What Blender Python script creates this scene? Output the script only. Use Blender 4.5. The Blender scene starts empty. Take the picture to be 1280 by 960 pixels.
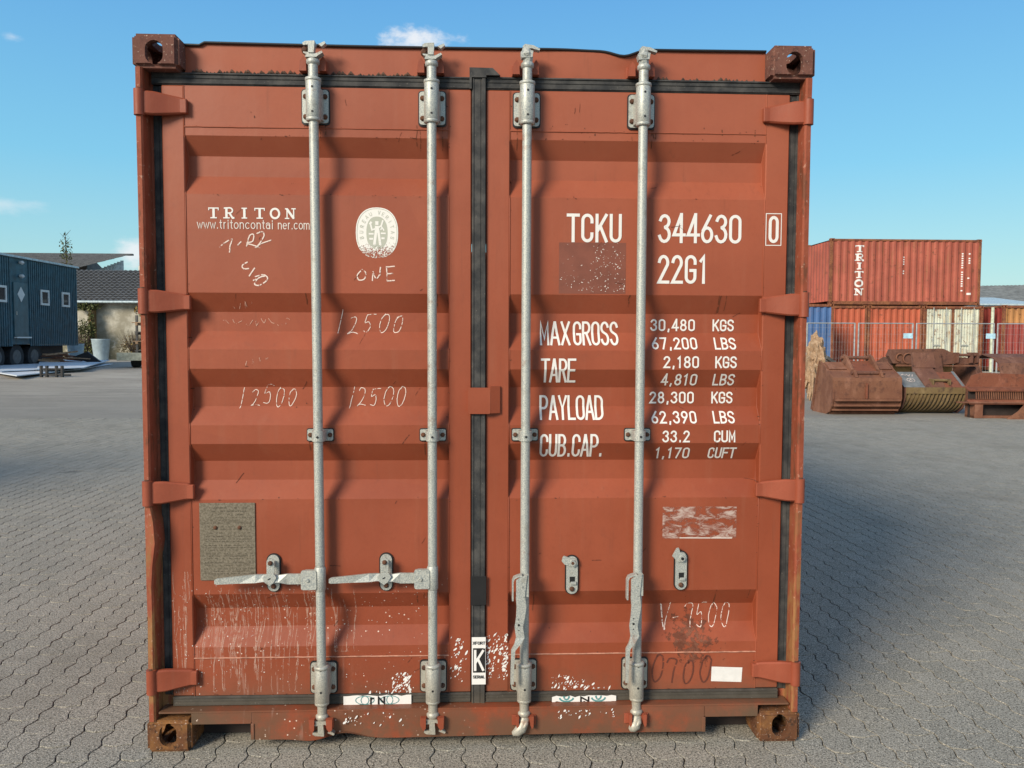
import bpy, bmesh, math, random
from mathutils import Vector, Matrix, noise
R = math.radians
C = bpy.context.scene.collection
scene = bpy.context.scene
random.seed(7)
PI = math.pi

# ------------------------------------------------------------------ camera, sky, sun
cam_data = bpy.data.cameras.new('camera'); cam = bpy.data.objects.new('camera', cam_data); C.objects.link(cam)
cam_data.sensor_width = 36; cam_data.lens = 1000 / 1280 * 36
cam_data.clip_end = 3000; cam_data.clip_start = 0.05
cam.matrix_world = Matrix(((0.99918249, -0.00130677, -0.04040597, 0.00207),
                           (-0.04027247, 0.05515759, -0.99766516, -2.91027),
                           (0.00353241, 0.99847681, 0.05505987, 1.52156),
                           (0, 0, 0, 1)))
scene.camera = cam
scene.view_settings.view_transform = 'Standard'; scene.view_settings.look = 'None'
scene.view_settings.exposure = 0; scene.view_settings.gamma = 1

SUN_EL, SUN_AZ = R(27), R(222)          # azimuth clockwise from +Y
w = bpy.data.worlds.new('World'); scene.world = w; w.use_nodes = True
nt = w.node_tree; N = nt.nodes; Lk = nt.links
bgn = N['Background']; bgn.inputs[1].default_value = 0.12
sky = N.new('ShaderNodeTexSky'); sky.sky_type = 'NISHITA'; sky.sun_disc = False
sky.sun_elevation = SUN_EL; sky.sun_rotation = SUN_AZ; sky.air_density = 1.15; sky.dust_density = 0.6; sky.ozone_density = 1.6
tc = N.new('ShaderNodeTexCoord')
def cloud_blob(direction, rad, thr, scale, stretch, prev, strength=1.0):
    """one soft cloud in the sky around a direction"""
    d = Vector(direction).normalized()
    sub = N.new('ShaderNodeVectorMath'); sub.operation = 'SUBTRACT'; sub.inputs[1].default_value = d
    Lk.new(tc.outputs['Generated'], sub.inputs[0])
    ml = N.new('ShaderNodeVectorMath'); ml.operation = 'MULTIPLY'; ml.inputs[1].default_value = (1/rad, 1/rad, stretch/rad)
    Lk.new(sub.outputs[0], ml.inputs[0])
    ln = N.new('ShaderNodeVectorMath'); ln.operation = 'LENGTH'; Lk.new(ml.outputs[0], ln.inputs[0])
    nz = N.new('ShaderNodeTexNoise'); nz.inputs['Scale'].default_value = scale; nz.inputs['Detail'].default_value = 8; nz.inputs['Roughness'].default_value = .62
    mp = N.new('ShaderNodeMapping'); mp.inputs['Scale'].default_value = (1, 1, 1.8); Lk.new(tc.outputs['Generated'], mp.inputs[0]); Lk.new(mp.outputs[0], nz.inputs['Vector'])
    a = N.new('ShaderNodeMath'); a.operation = 'MULTIPLY_ADD'; a.inputs[1].default_value = 2.6; Lk.new(nz.outputs['Fac'], a.inputs[0]); a.inputs[2].default_value = -1.3 + thr
    s = N.new('ShaderNodeMath'); s.operation = 'SUBTRACT'; Lk.new(a.outputs[0], s.inputs[0]); Lk.new(ln.outputs['Value'], s.inputs[1])
    mr = N.new('ShaderNodeMapRange'); mr.interpolation_type = 'SMOOTHSTEP'; mr.inputs[1].default_value = -.35; mr.inputs[2].default_value = .45
    mr.inputs[4].default_value = strength; Lk.new(s.outputs[0], mr.inputs[0])
    mx = N.new('ShaderNodeMixRGB'); mx.inputs[2].default_value = (7.6, 7.7, 7.9, 1)
    Lk.new(mr.outputs[0], mx.inputs[0]); Lk.new(prev, mx.inputs[1])
    return mx.outputs[0]
hs = N.new('ShaderNodeHueSaturation'); hs.inputs['Hue'].default_value = 0.485; hs.inputs['Saturation'].default_value = 1.12; hs.inputs['Value'].default_value = 1.0
Lk.new(sky.outputs[0], hs.inputs['Color'])
sp_ = N.new('ShaderNodeSeparateXYZ'); Lk.new(tc.outputs['Generated'], sp_.inputs[0])
rp = N.new('ShaderNodeValToRGB'); Lk.new(sp_.outputs[2], rp.inputs[0])
for k_, (p_, c_) in enumerate([(0.0, (4.3, 6.5, 6.4)), (.08, (3.4, 6.3, 6.8)), (.20, (1.9, 5.3, 7.6)), (.38, (1.15, 3.7, 7.2)), (.60, (1.1, 2.6, 5.4)), (1.0, (1.1, 2.1, 4.0))]):
    el_ = rp.color_ramp.elements[k_] if k_ < 2 else rp.color_ramp.elements.new(p_)
    el_.position = p_; el_.color = (*c_, 1)
mxs = N.new('ShaderNodeMixRGB'); mxs.inputs[0].default_value = .8; Lk.new(hs.outputs[0], mxs.inputs[1]); Lk.new(rp.outputs[0], mxs.inputs[2])
o_ = mxs.outputs[0]


CL = [((-.0593, .935, .338), .062, .42, 19, 2.6, .9), ((-.497, .855, .139), .10, .25, 9, 6, .42), ((-.390, .915, .094), .028, .5, 14, 1.4, .8),
      ((-.4651, .8329, .3), .02, .25, 18, 2, .35), ((.7, -.6, .35), .4, .3, 5, 2, .8), ((-.9, -.1, .3), .3, .3, 6, 2.5, .7), ((.9, .3, .14), .2, .1, 7, 4, .5)]
for d, rad, thr, sc_, st, sg in CL: o_ = cloud_blob(d, rad, thr, sc_, st, o_, sg)
# unseen broken cloud overhead and behind the viewer, added to whiten the fill light
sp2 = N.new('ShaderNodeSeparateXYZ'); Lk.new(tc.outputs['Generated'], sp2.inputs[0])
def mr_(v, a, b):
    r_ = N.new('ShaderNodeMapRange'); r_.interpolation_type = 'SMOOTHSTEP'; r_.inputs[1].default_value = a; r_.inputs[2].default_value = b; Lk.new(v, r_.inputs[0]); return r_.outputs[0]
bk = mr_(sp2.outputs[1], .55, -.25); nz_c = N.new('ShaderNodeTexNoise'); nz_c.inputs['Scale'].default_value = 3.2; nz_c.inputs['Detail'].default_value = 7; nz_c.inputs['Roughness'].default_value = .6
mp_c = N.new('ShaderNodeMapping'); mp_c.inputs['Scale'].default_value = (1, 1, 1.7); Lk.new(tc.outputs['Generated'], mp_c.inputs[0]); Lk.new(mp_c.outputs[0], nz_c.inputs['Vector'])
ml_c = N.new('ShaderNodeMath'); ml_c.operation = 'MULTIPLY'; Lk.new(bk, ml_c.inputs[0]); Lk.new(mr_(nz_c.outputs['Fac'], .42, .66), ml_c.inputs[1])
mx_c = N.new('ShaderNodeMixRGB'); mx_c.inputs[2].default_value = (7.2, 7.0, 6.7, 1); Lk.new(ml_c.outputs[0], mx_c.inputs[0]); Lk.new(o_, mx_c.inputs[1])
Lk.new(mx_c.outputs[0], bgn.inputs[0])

sd = bpy.data.lights.new('sun', 'SUN'); sd.energy = 4.4; sd.angle = R(20); sd.color = (1.0, 0.87, 0.70)
sun = bpy.data.objects.new('sun', sd); C.objects.link(sun)
sdir = Vector((math.sin(SUN_AZ)*math.cos(SUN_EL), math.cos(SUN_AZ)*math.cos(SUN_EL), math.sin(SUN_EL)))
sun.rotation_euler = sdir.to_track_quat('Z', 'Y').to_euler(); sun.location = (-8, -8, 12)

# ------------------------------------------------------------------ object helpers
def link(o): C.objects.link(o); return o
def tag(o, label=None, cat=None, group=None, kind=None):
    if label: o['label'] = label
    if cat: o['category'] = cat
    if group: o['group'] = group
    if kind: o['kind'] = kind
    return o
def empty(name, loc=(0, 0, 0), rz=0):
    o = bpy.data.objects.new(name, None); link(o); o.location = loc; o.rotation_euler = (0, 0, rz); o.empty_display_size = .3
    return o
def copy_tree(o, parent=None):
    c = o.copy(); link(c); c.parent = parent
    for ch in list(o.children): copy_tree(ch, c)
    return c
class MB:
    def __init__(s): s.v = []; s.f = []; s.m = []; s.sm = []
    def add(s, vs, fs, m=0, smooth=False):
        b = len(s.v); s.v += [tuple(v) for v in vs]
        for f in fs: s.f.append([b+i for i in f]); s.m.append(m); s.sm.append(smooth)
    def box(s, x0, x1, y0, y1, z0, z1, m=0, b=0.0):
        if b <= 0:
            v = [(x, y, z) for z in (z0, z1) for y in (y0, y1) for x in (x0, x1)]
            s.add(v, [(0,2,3,1), (4,5,7,6), (0,1,5,4), (2,6,7,3), (0,4,6,2), (1,3,7,5)], m); return
        # box with bevelled edges: three nested rect shells
        vs = []; idx = {}
        X = (x0, x1); Y = (y0, y1); Z = (z0, z1); sg = (1, -1)
        for i in (0, 1):
            for j in (0, 1):
                for k in (0, 1):
                    x, y, z = X[i], Y[j], Z[k]; a, c, d = sg[i]*b, sg[j]*b, sg[k]*b
                    idx[i, j, k] = len(vs)
                    vs += [(x, y+c, z+d), (x+a, y, z+d), (x+a, y+c, z)]
        f = []
        for i in (0, 1): f.append([idx[i, 0, 0], idx[i, 1, 0], idx[i, 1, 1], idx[i, 0, 1]])
        for j in (0, 1): f.append([idx[0, j, 0]+1, idx[1, j, 0]+1, idx[1, j, 1]+1, idx[0, j, 1]+1])
        for k in (0, 1): f.append([idx[0, 0, k]+2, idx[1, 0, k]+2, idx[1, 1, k]+2, idx[0, 1, k]+2])
        for i in (0, 1):
            for j in (0, 1): f.append([idx[i, j, 0], idx[i, j, 1], idx[i, j, 1]+1, idx[i, j, 0]+1])
            for k in (0, 1): f.append([idx[i, 0, k], idx[i, 1, k], idx[i, 1, k]+2, idx[i, 0, k]+2])
        for j in (0, 1):
            for k in (0, 1): f.append([idx[0, j, k]+1, idx[1, j, k]+1, idx[1, j, k]+2, idx[0, j, k]+2])
        for i in (0, 1):
            for j in (0, 1):
                for k in (0, 1): q = idx[i, j, k]; f.append([q, q+1, q+2])
        s.add(vs, f, m)
    def prism(s, pts, axis, a0, a1, m=0, cap=True, smooth=False):
        """pts 2D; axis 'x': pts=(y,z); 'y': pts=(x,z); 'z': pts=(x,y)"""
        n = len(pts)
        def P(p, a): return (a, p[0], p[1]) if axis == 'x' else (p[0], a, p[1]) if axis == 'y' else (p[0], p[1], a)
        vs = [P(p, a0) for p in pts] + [P(p, a1) for p in pts]
        s.add(vs, [(i, (i+1) % n, n+(i+1) % n, n+i) for i in range(n)], m, smooth)
        if cap: s.add(vs, [list(range(n)), list(range(2*n-1, n-1, -1))], m)
    def tube(s, pts, rad, n=10, m=0, caps=True, smooth=True, sq=1.0):
        pts = [Vector(p) for p in pts]; rs = rad if isinstance(rad, (list, tuple)) else [rad]*len(pts)
        vs = []; up = None
        for i, p in enumerate(pts):
            d = (pts[min(i+1, len(pts)-1)] - pts[max(i-1, 0)]).normalized()
            if up is None: up = Vector((0, 0, 1)) if abs(d.z) < .9 else Vector((0, -1, 0))
            a = d.cross(up).normalized(); b = a.cross(d).normalized(); up = b
            for k in range(n):
                t = 2*PI*(k+.5)/n; vs.append(p + rs[i]*(math.cos(t)*a + sq*math.sin(t)*b))
        L = len(pts)
        s.add(vs, [(i*n+k, i*n+(k+1) % n, (i+1)*n+(k+1) % n, (i+1)*n+k) for i in range(L-1) for k in range(n)], m, smooth)
        if caps: s.add(vs, [list(range(n))[::-1], [(L-1)*n+k for k in range(n)]], m)
    def cyl(s, p0, p1, r0, r1=None, n=12, m=0, smooth=True): s.tube([p0, p1], [r0, r0 if r1 is None else r1], n, m, True, smooth)
    def grid(s, nx, ny, fn, m=0, smooth=False):
        vs = [fn(i/nx, j/ny) for j in range(ny+1) for i in range(nx+1)]
        s.add(vs, [(j*(nx+1)+i, j*(nx+1)+i+1, (j+1)*(nx+1)+i+1, (j+1)*(nx+1)+i) for j in range(ny) for i in range(nx)], m, smooth)
    def build(s, name, mats, parent=None, label=None, kind=None, fix=True):
        me = bpy.data.meshes.new(name); me.from_pydata(s.v, [], s.f)
        if not isinstance(mats, (list, tuple)): mats = [mats]
        for q in mats: me.materials.append(q)
        me.polygons.foreach_set('material_index', s.m); me.polygons.foreach_set('use_smooth', s.sm)
        if fix:
            bm = bmesh.new(); bm.from_mesh(me); bmesh.ops.recalc_face_normals(bm, faces=bm.faces); bm.to_mesh(me); bm.free()
        o = bpy.data.objects.new(name, me); link(o); o.parent = parent
        if label: o['label'] = label
        if kind: o['kind'] = kind
        return o
def rrect(x0, x1, z0, z1, r, n=4):
    out = []
    for cx, cz, a in ((x1-r, z1-r, 0), (x0+r, z1-r, 90), (x0+r, z0+r, 180), (x1-r, z0+r, 270)):
        for k in range(n+1):
            t = R(a + 90*k/n); out.append((cx+r*math.cos(t), cz+r*math.sin(t)))
    return out

# ------------------------------------------------------------------ material helpers
class Mat:
    def __init__(s, name, rough=.6, metal=0.0, spec=.5):
        s.mat = bpy.data.materials.new(name); s.mat.use_nodes = True; s.t = s.mat.node_tree; s.n = s.t.nodes; s.l = s.t.links
        s.p = s.n['Principled BSDF']; s.p.inputs['Roughness'].default_value = rough; s.p.inputs['Metallic'].default_value = metal
        s.p.inputs['Specular IOR Level'].default_value = spec
        s.tc = s.n.new('ShaderNodeTexCoord').outputs['Object']
    def noise(s, scale, detail=5, rough=.6, stretch=(1, 1, 1), seed=0, dist=0):
        m = s.n.new('ShaderNodeMapping'); m.inputs['Scale'].default_value = stretch; m.inputs['Location'].default_value = (seed*3.1, seed*1.7, seed*2.3)
        s.l.new(s.tc, m.inputs[0]); t = s.n.new('ShaderNodeTexNoise'); t.inputs['Scale'].default_value = scale
        t.inputs['Detail'].default_value = detail; t.inputs['Roughness'].default_value = rough; t.inputs['Distortion'].default_value = dist
        s.l.new(m.outputs[0], t.inputs['Vector']); return t.outputs['Fac']
    def voro(s, scale, feature='F1', stretch=(1, 1, 1), seed=0, out='Distance'):
        m = s.n.new('ShaderNodeMapping'); m.inputs['Scale'].default_value = stretch; m.inputs['Location'].default_value = (seed*3.1, seed*1.7, seed*2.3)
        s.l.new(s.tc, m.inputs[0]); t = s.n.new('ShaderNodeTexVoronoi'); t.feature = feature; t.inputs['Scale'].default_value = scale
        s.l.new(m.outputs[0], t.inputs['Vector']); return t.outputs[out]
    def step(s, v, a, b, lo=0, hi=1):
        r = s.n.new('ShaderNodeMapRange'); r.interpolation_type = 'SMOOTHSTEP'
        for i, q in ((1, a), (2, b), (3, lo), (4, hi)): r.inputs[i].default_value = q
        s.l.new(v, r.inputs[0]); return r.outputs[0]
    def math(s, op, a, b=None, c=None):
        r = s.n.new('ShaderNodeMath'); r.operation = op
        for i, q in enumerate((a, b, c)):
            if q is None: continue
            if isinstance(q, (int, float)): r.inputs[i].default_value = q
            else: s.l.new(q, r.inputs[i])
        return r.outputs[0]
    def axis(s, k):
        x = s.n.new('ShaderNodeSeparateXYZ'); s.l.new(s.tc, x.inputs[0]); return x.outputs[k]
    def mix(s, f, a, b, mode='MIX'):
        r = s.n.new('ShaderNodeMixRGB'); r.blend_type = mode
        for i, q in enumerate((f, a, b)):
            if isinstance(q, (int, float)): r.inputs[i].default_value = q
            elif isinstance(q, tuple): r.inputs[i].default_value = (*q, 1)
            else: s.l.new(q, r.inputs[i])
        return r.outputs[0]
    def color(s, c):
        if isinstance(c, tuple): s.p.inputs['Base Color'].default_value = (*c, 1)
        else: s.l.new(c, s.p.inputs['Base Color'])
    def rough(s, v): s.l.new(v, s.p.inputs['Roughness'])
    def bump(s, h, strength=.3, dist=.01, prev=None):
        b = s.n.new('ShaderNodeBump'); b.inputs['Strength'].default_value = strength; b.inputs['Distance'].default_value = dist
        s.l.new(h, b.inputs['Height'])
        if prev is not None: s.l.new(prev, b.inputs['Normal'])
        s.l.new(b.outputs[0], s.p.inputs['Normal']); return b.outputs[0]
    def alpha(s, v): s.l.new(v, s.p.inputs['Alpha'])
def simple(name, col, rough=.6, metal=0, var=.25, scale=8, bump=0, spec=.5):
    m = Mat(name, rough, metal, spec); n = m.noise(scale, 6); f = m.step(n, .3, .7)
    m.color(m.mix(f, tuple(c*(1-var) for c in col), tuple(min(1, c*(1+var)) for c in col)))
    if bump: m.bump(m.noise(scale*8, 4), bump, .004)
    return m.mat

RED = (.300, .067, .027); RUST = (.115, .042, .022); RUST_O = (.30, .115, .035)
def container_paint(name, red=RED, rusty=.5, marks=False, scale=1.0):
    m = Mat(name, .46, 0, .4)
    big = m.step(m.noise(1.3*scale, 4), .3, .72); fine = m.noise(60*scale, 3)
    c = m.mix(big, tuple(q*.84 for q in red), tuple(min(1, q*k) for q, k in zip(red, (1.10, 1.14, 1.22))))
    c = m.mix(m.math('MULTIPLY', m.step(fine, .45, .8), .25), c, tuple(q*.7 for q in red))
    # small chips with a rusty core
    v = m.voro(9*scale, seed=3); gate = m.step(m.noise(2.2*scale, 3, seed=9), .60-.1*rusty, .68-.1*rusty)
    jit = m.math('MULTIPLY_ADD', m.noise(90*scale, 3), .09, v)
    chip = m.math('MULTIPLY', m.step(jit, .075, .055), gate)
    c = m.mix(chip, c, RUST)
    # fine vertical dust / wash
    wash = m.math('MULTIPLY', m.step(m.noise(16*scale, 4, stretch=(1.6, 1.6, .12), seed=4), .5, .8), .14)
    c = m.mix(wash, c, (.34, .15, .09))
    if marks:
        z = m.axis(2); x = m.axis(0)
        # bleached, dusty upper half; brown rain streaks
        c = m.mix(m.math('MULTIPLY', m.step(z, 1.3, 2.6), m.step(m.noise(3, 5, seed=14), .2, .7, .25, .6)), c, (.385, .118, .063))
        st = m.math('MULTIPLY', m.step(m.noise(24, 5, .65, stretch=(1.3, 1.3, .07), seed=21), .56, .76), m.step(m.noise(4, 4, seed=22), .42, .62))
        c = m.mix(m.math('MULTIPLY', st, .38), c, (.13, .045, .025))
        bl = m.step(m.noise(11, 6, .72, seed=31), .60, .72)
        c = m.mix(m.math('MULTIPLY', bl, .20), c, (.17, .055, .03))
        pt = m.voro(1.15, seed=6, out='Color'); sx_ = m.n.new('ShaderNodeSeparateColor'); m.l.new(pt, sx_.inputs[0])
        c = m.mix(m.math('MULTIPLY', m.step(sx_.outputs[0], .3, .9), .16), c, (.22, .045, .022))
        # grime close to the ground
        low = m.math('MULTIPLY', m.step(z, .36, .03), m.step(m.noise(9, 6, .7, seed=5), .28, .58))
        c = m.mix(m.math('MULTIPLY', low, .85), c, (.125, .072, .042))
        edge = m.math('MULTIPLY', m.step(m.math('ABSOLUTE', x), .75, 1.1), m.step(z, .22, .12)); c = m.mix(m.math('MULTIPLY', edge, m.step(m.noise(14, 5, seed=41), .2, .6, .3, .8)), c, (.10, .075, .045))
        # white runs down the lower left door
        reg = m.math('MULTIPLY', m.step(z, .62, .50), m.step(x, -.38, -.62))
        runs = m.step(m.noise(34, 2, .5, stretch=(1.2, .15, .09), seed=6, dist=.8), .60, .70)
        brk = m.step(m.noise(14, 4, seed=8), .38, .58)
        c = m.mix(m.math('MULTIPLY', m.math('MULTIPLY', runs, brk), m.math('MULTIPLY', reg, .14)), c, (.66, .50, .42))
        reg2 = m.math('MULTIPLY', m.step(z, .68, .55), m.step(x, .1, -.35))
        sp = m.step(m.math('MULTIPLY_ADD', m.noise(150, 2), .1, m.voro(46, seed=2)), .20, .15)
        c = m.mix(m.math('MULTIPLY', m.math('MULTIPLY', sp, reg2), m.step(m.noise(9, 3, seed=12), .50, .62)), c, (.72, .58, .48))
    m.color(c)
    m.rough(m.step(big, .1, .9, .48, .66))
    b = m.bump(m.noise(5*scale, 4), .10, .02); m.bump(m.math('MULTIPLY_ADD', chip, -1.2, fine), .12, .0015, b)
    return m.mat
M = {}
M['red'] = container_paint('red_container_paint', marks=True)
def rust_mat(name, base, a, b, pale=.0, scale=1.0, edge=None):
    m = Mat(name, .85, 0, .25)
    n1 = m.noise(7*scale, 7, .68); n2 = m.noise(36*scale, 5, .7, seed=2); n3 = m.noise(110*scale, 3, seed=5)
    c = m.mix(m.step(n1, .38, .62), a, base); c = m.mix(m.step(n2, .52, .66), c, b)
    c = m.mix(m.math('MULTIPLY', m.step(n3, .6, .72), pale), c, (.55, .42, .33))
    m.color(c); q = m.bump(n2, .5, .006); m.bump(n3, .35, .002, q); return m.mat
M['casting_top'] = rust_mat('weathered_brown_casting', (.13, .058, .045), (.17, .075, .055), (.085, .04, .033), .9)
M['casting_low'] = rust_mat('rusty_orange_casting', (.12, .050, .024), (.25, .115, .038), (.05, .028, .018), .85)
m = Mat('chipped_red_post_steel', .7, 0, .3); z = m.axis(2); n1 = m.noise(9, 6, .7); n2 = m.noise(55, 5, .7, seed=2); n4 = m.noise(20, 6, .7, stretch=(1, 1, .3), seed=6)
c = m.mix(m.step(n1, .35, .65), (.24, .058, .027), (.30, .08, .042)); c = m.mix(m.math('MULTIPLY', m.step(n4, .52, .62), .8), c, (.13, .05, .026))
c = m.mix(m.math('MULTIPLY', m.step(z, 1.1, .5), m.step(n4, .44, .60)), c, (.30, .145, .055)); c = m.mix(m.math('MULTIPLY', m.step(n2, .60, .68), .6), c, (.50, .30, .22))
m.color(c); m.bump(n2, .5, .003); M['post'] = m.mat
M['rust'] = rust_mat('dark_rusty_steel', (.12, .045, .024), (.17, .066, .03), (.075, .032, .02), .15, .6)
def galv(name, dirty=0):
    m = Mat(name, .5, .35, .4); ov = m.noise(7, 6, .7, seed=6); n = m.noise(260, 2, .6); n2 = m.noise(22, 5, seed=1); z = m.axis(2)
    c = m.mix(m.step(n, .35, .65), (.33, .36, .35), (.55, .56, .50))
    c = m.mix(m.math('MULTIPLY', m.step(n2, .55, .72), .45 + dirty), c, (.26, .24, .19))
    low = m.math('MULTIPLY', m.step(z, .45, .15), .45); c = m.mix(low, c, (.42, .36, .26)); c = m.mix(m.math('MULTIPLY', m.step(ov, .60, .68), .55), c, (.26, .13, .08))
    m.color(c); m.rough(m.step(n, .3, .7, .42, .62)); m.bump(n, .18, .0012); return m.mat
M['galv'] = galv('galvanised_steel'); M['galv_dark'] = galv('worn_galvanised_steel', .25)
M['bolt'] = rust_mat('rusty_bolt', (.09, .045, .03), (.13, .06, .035), (.05, .03, .025), .2)
m_ = Mat('black_rubber', .72, 0, .3); n_ = m_.noise(16, 5); z_ = m_.axis(2)
low_ = m_.math('MULTIPLY', m_.step(z_, .25, .12), .8)
c_ = m_.mix(m_.step(n_, .35, .7), (.028, .030, .032), (.080, .078, .074)); c_ = m_.mix(low_, c_, (.10, .085, .062))
c_ = m_.mix(m_.math('MULTIPLY', m_.step(m_.noise(120, 2, seed=4), .68, .74), .35), c_, (.3, .27, .23))
m_.color(c_); m_.bump(m_.noise(90, 3), .2, .002); M['rubber'] = m_.mat
M['black'] = simple('black_plastic', (.012, .012, .013), .5)
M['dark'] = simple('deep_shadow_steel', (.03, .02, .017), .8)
def print_mat(name, col, wear=.68, rough=.6):
    m = Mat(name, rough, 0, .3); n = m.noise(70, 5, .7); f = m.step(n, wear, wear+.05)
    m.color(m.mix(m.noise(12, 4), tuple(q*.9 for q in col), col)); m.alpha(m.math('SUBTRACT', 1.0, f)); return m.mat
M['white'] = print_mat('white_stencil_paint', (.80, .79, .75), .70)
M['white_soft'] = print_mat('thin_white_print', (.74, .66, .60), .62)
M['chalk'] = print_mat('white_chalk', (.82, .68, .60), .52, .9)
M['chalk_faint'] = print_mat('faint_chalk', (.62, .36, .27), .50, .9)
M['marker'] = print_mat('dark_brown_marker', (.13, .042, .028), .55)
M['sticker'] = print_mat('white_sticker', (.84, .83, .80), .70)
M['teal'] = print_mat('teal_print', (.10, .30, .30), .6)
M['ink'] = print_mat('black_print', (.02, .02, .02), .66)
M['grey_print'] = print_mat('grey_green_print', (.40, .42, .35), .62)
M['patch'] = simple('dark_maroon_patch', (.19, .058, .034), .6, 0, .12, 14)

# ------------------------------------------------------------------ stroke lettering
def arc(cx, cy, rx, ry, a0, a1, n=10):
    return [(cx+rx*math.cos(R(a0+(a1-a0)*i/n)), cy+ry*math.sin(R(a0+(a1-a0)*i/n))) for i in range(n+1)]
K = .2
TOP = arc(.5, 1-K, .5, K, 180, 0); BOT = arc(.5, K, .5, K, 360, 180)
G = {
 '0': [TOP + BOT + [(0, 1-K)]], 'O': [TOP + BOT + [(0, 1-K)]],
 'C': [[(1, .74)] + TOP[::-1] + BOT[::-1] + [(1, .27)]],
 'G': [[(1, .74)] + TOP[::-1] + BOT[::-1] + [(1, .46), (.52, .46)]],
 'U': [[(0, 1)] + BOT[::-1] + [(1, 1)]], 'T': [[(-.05, 1), (1.05, 1)], [(.5, 1), (.5, 0)]],
 'K': [[(0, 1), (0, 0)], [(1, 1), (.04, .38)], [(.36, .58), (1.02, 0)]],
 '3': [arc(.5, .78, .46, .22, 165, -80) + arc(.48, .27, .52, .27, 78, -165)],
 '4': [[(1.08, .26), (-.02, .26), (.70, 1)], [(.76, 1.05), (.76, 0)]],
 '6': [[(.82, 1), (.10, .46)], arc(.5, .27, .5, .27, 150, 510, 16)],
 '2': [arc(.5, .76, .48, .24, 170, -22) + [(0, 0), (1.02, 0)]],
 '1': [[(.15, .84), (.58, 1), (.58, 0)]],
 '8': [arc(.5, .76, .43, .24, -90, 270, 16), arc(.5, .26, .5, .26, 90, 450, 16)],
 '7': [[(0, 1), (1, 1), (.38, 0)]],
 '9': [[(.2, 0), (.92, .55)], arc(.5, .73, .5, .27, -30, 330, 16)],
 '5': [[(.95, 1), (.12, 1), (.04, .55)] + arc(.46, .31, .52, .31, 125, -160)],
 'S': [arc(.5, .77, .5, .23, 12, 235) + arc(.5, .25, .5, .25, 62, -168)],
 'M': [[(0, 0), (0, 1), (.5, .25), (1, 1), (1, 0)]],
 'A': [[(-.05, 0), (.46, 1), (.54, 1), (1.05, 0)], [(.18, .3), (.82, .3)]],
 'X': [[(0, 1), (1, 0)], [(0, 0), (1, 1)]],
 'R': [[(0, 0), (0, 1)] + arc(.5, .76, .5, .24, 90, -90) + [(0, .52)], [(.5, .5), (1.02, 0)]],
 'P': [[(0, 0), (0, 1)] + arc(.5, .73, .5, .27, 90, -90) + [(0, .46)]],
 'E': [[(1, 1), (0, 1), (0, 0), (1, 0)], [(0, .52), (.85, .52)]],
 'F': [[(1, 1), (0, 1), (0, 0)], [(0, .52), (.85, .52)]],
 'L': [[(0, 1), (0, 0), (1, 0)]], 'I': [[(.5, 0), (.5, 1)]], 'N': [[(0, 0), (0, 1), (1, 0), (1, 1)]],
 'Y': [[(-.02, 1), (.5, .45), (1.02, 1)], [(.5, .45), (.5, 0)]], 'V': [[(0, 1), (.5, 0), (1, 1)]],
 'D': [[(0, 0), (0, 1)] + arc(.35, .75, .65, .25, 90, 0) + arc(.35, .25, .65, .25, 0, -90) + [(0, 0)]],
 'B': [[(0, 0), (0, 1)] + arc(.45, .76, .48, .24, 90, -90) + [(0, .52)], arc(.45, .26, .55, .26, 90, -90) + [(0, 0)]],
 '.': [[(.5, .0), (.5, .07)]], ',': [[(.6, .07), (.4, -.12)]],
 'w': [[(0, .68), (.27, 0), (.5, .6), (.73, 0), (1, .68)]], 't': [[(.45, .95), (.45, .12), (.75, 0)], [(.1, .68), (.85, .68)]],
 'r': [[(.2, 0), (.2, .68)], arc(.65, .4, .45, .28, 170, 80, 5)], 'i': [[(.5, 0), (.5, .66)], [(.5, .86), (.5, .96)]],
 'o': [arc(.5, .34, .46, .34, 0, 360, 12)], 'n': [[(.1, 0), (.1, .68)], arc(.5, .42, .4, .26, 180, 0, 8) + [(.9, 0)]],
 'c': [arc(.52, .34, .46, .34, 50, 310, 10)], 'a': [arc(.45, .24, .38, .24, 0, 360, 10), arc(.45, .48, .42, .2, 160, 0, 6) + [(.87, 0)]],
 'e': [[(.05, .36), (.93, .36)] + arc(.5, .34, .44, .34, 5, 310, 10)],
 'm': [[(0, 0), (0, .68)], arc(.25, .45, .25, .23, 180, 0, 6) + [(.5, 0)], arc(.75, .45, .25, .23, 180, 0, 6) + [(1, 0)]],
}
def ribbon(pts, wd, ext=0.0):
    """quads of a mitred ribbon along a 2D polyline"""
    P = []
    for p in pts:
        if not P or (Vector(p)-P[-1]).length > 1e-5: P.append(Vector(p))
    if len(P) < 2: return []
    if ext and (P[0]-P[-1]).length > 1e-4: P[0] = P[0] + (P[0]-P[1]).normalized()*ext; P[-1] = P[-1] + (P[-1]-P[-2]).normalized()*ext
    closed = (P[0]-P[-1]).length < 1e-4 and len(P) > 3
    L, Rr = [], []; n = len(P)
    for i in range(n):
        a = P[i-1] if i else (P[-2] if closed else None); b = P[i+1] if i < n-1 else (P[1] if closed else None)
        d0 = (P[i]-a).normalized() if a is not None else None; d1 = (b-P[i]).normalized() if b is not None else None
        d = d0 or d1 if not (d0 and d1) else (d0+d1)
        if d.length < 1e-3: d = d0
        d = d.normalized(); nn = Vector((-d.y, d.x)); k = 1.0
        if d0 and d1: k = 1/max(.45, abs(nn.dot(Vector((-d0.y, d0.x)))))
        L.append(P[i]+nn*wd/2*k); Rr.append(P[i]-nn*wd/2*k)
    return [(L[i], L[i+1], Rr[i+1], Rr[i]) for i in range(n-1)]
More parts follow.
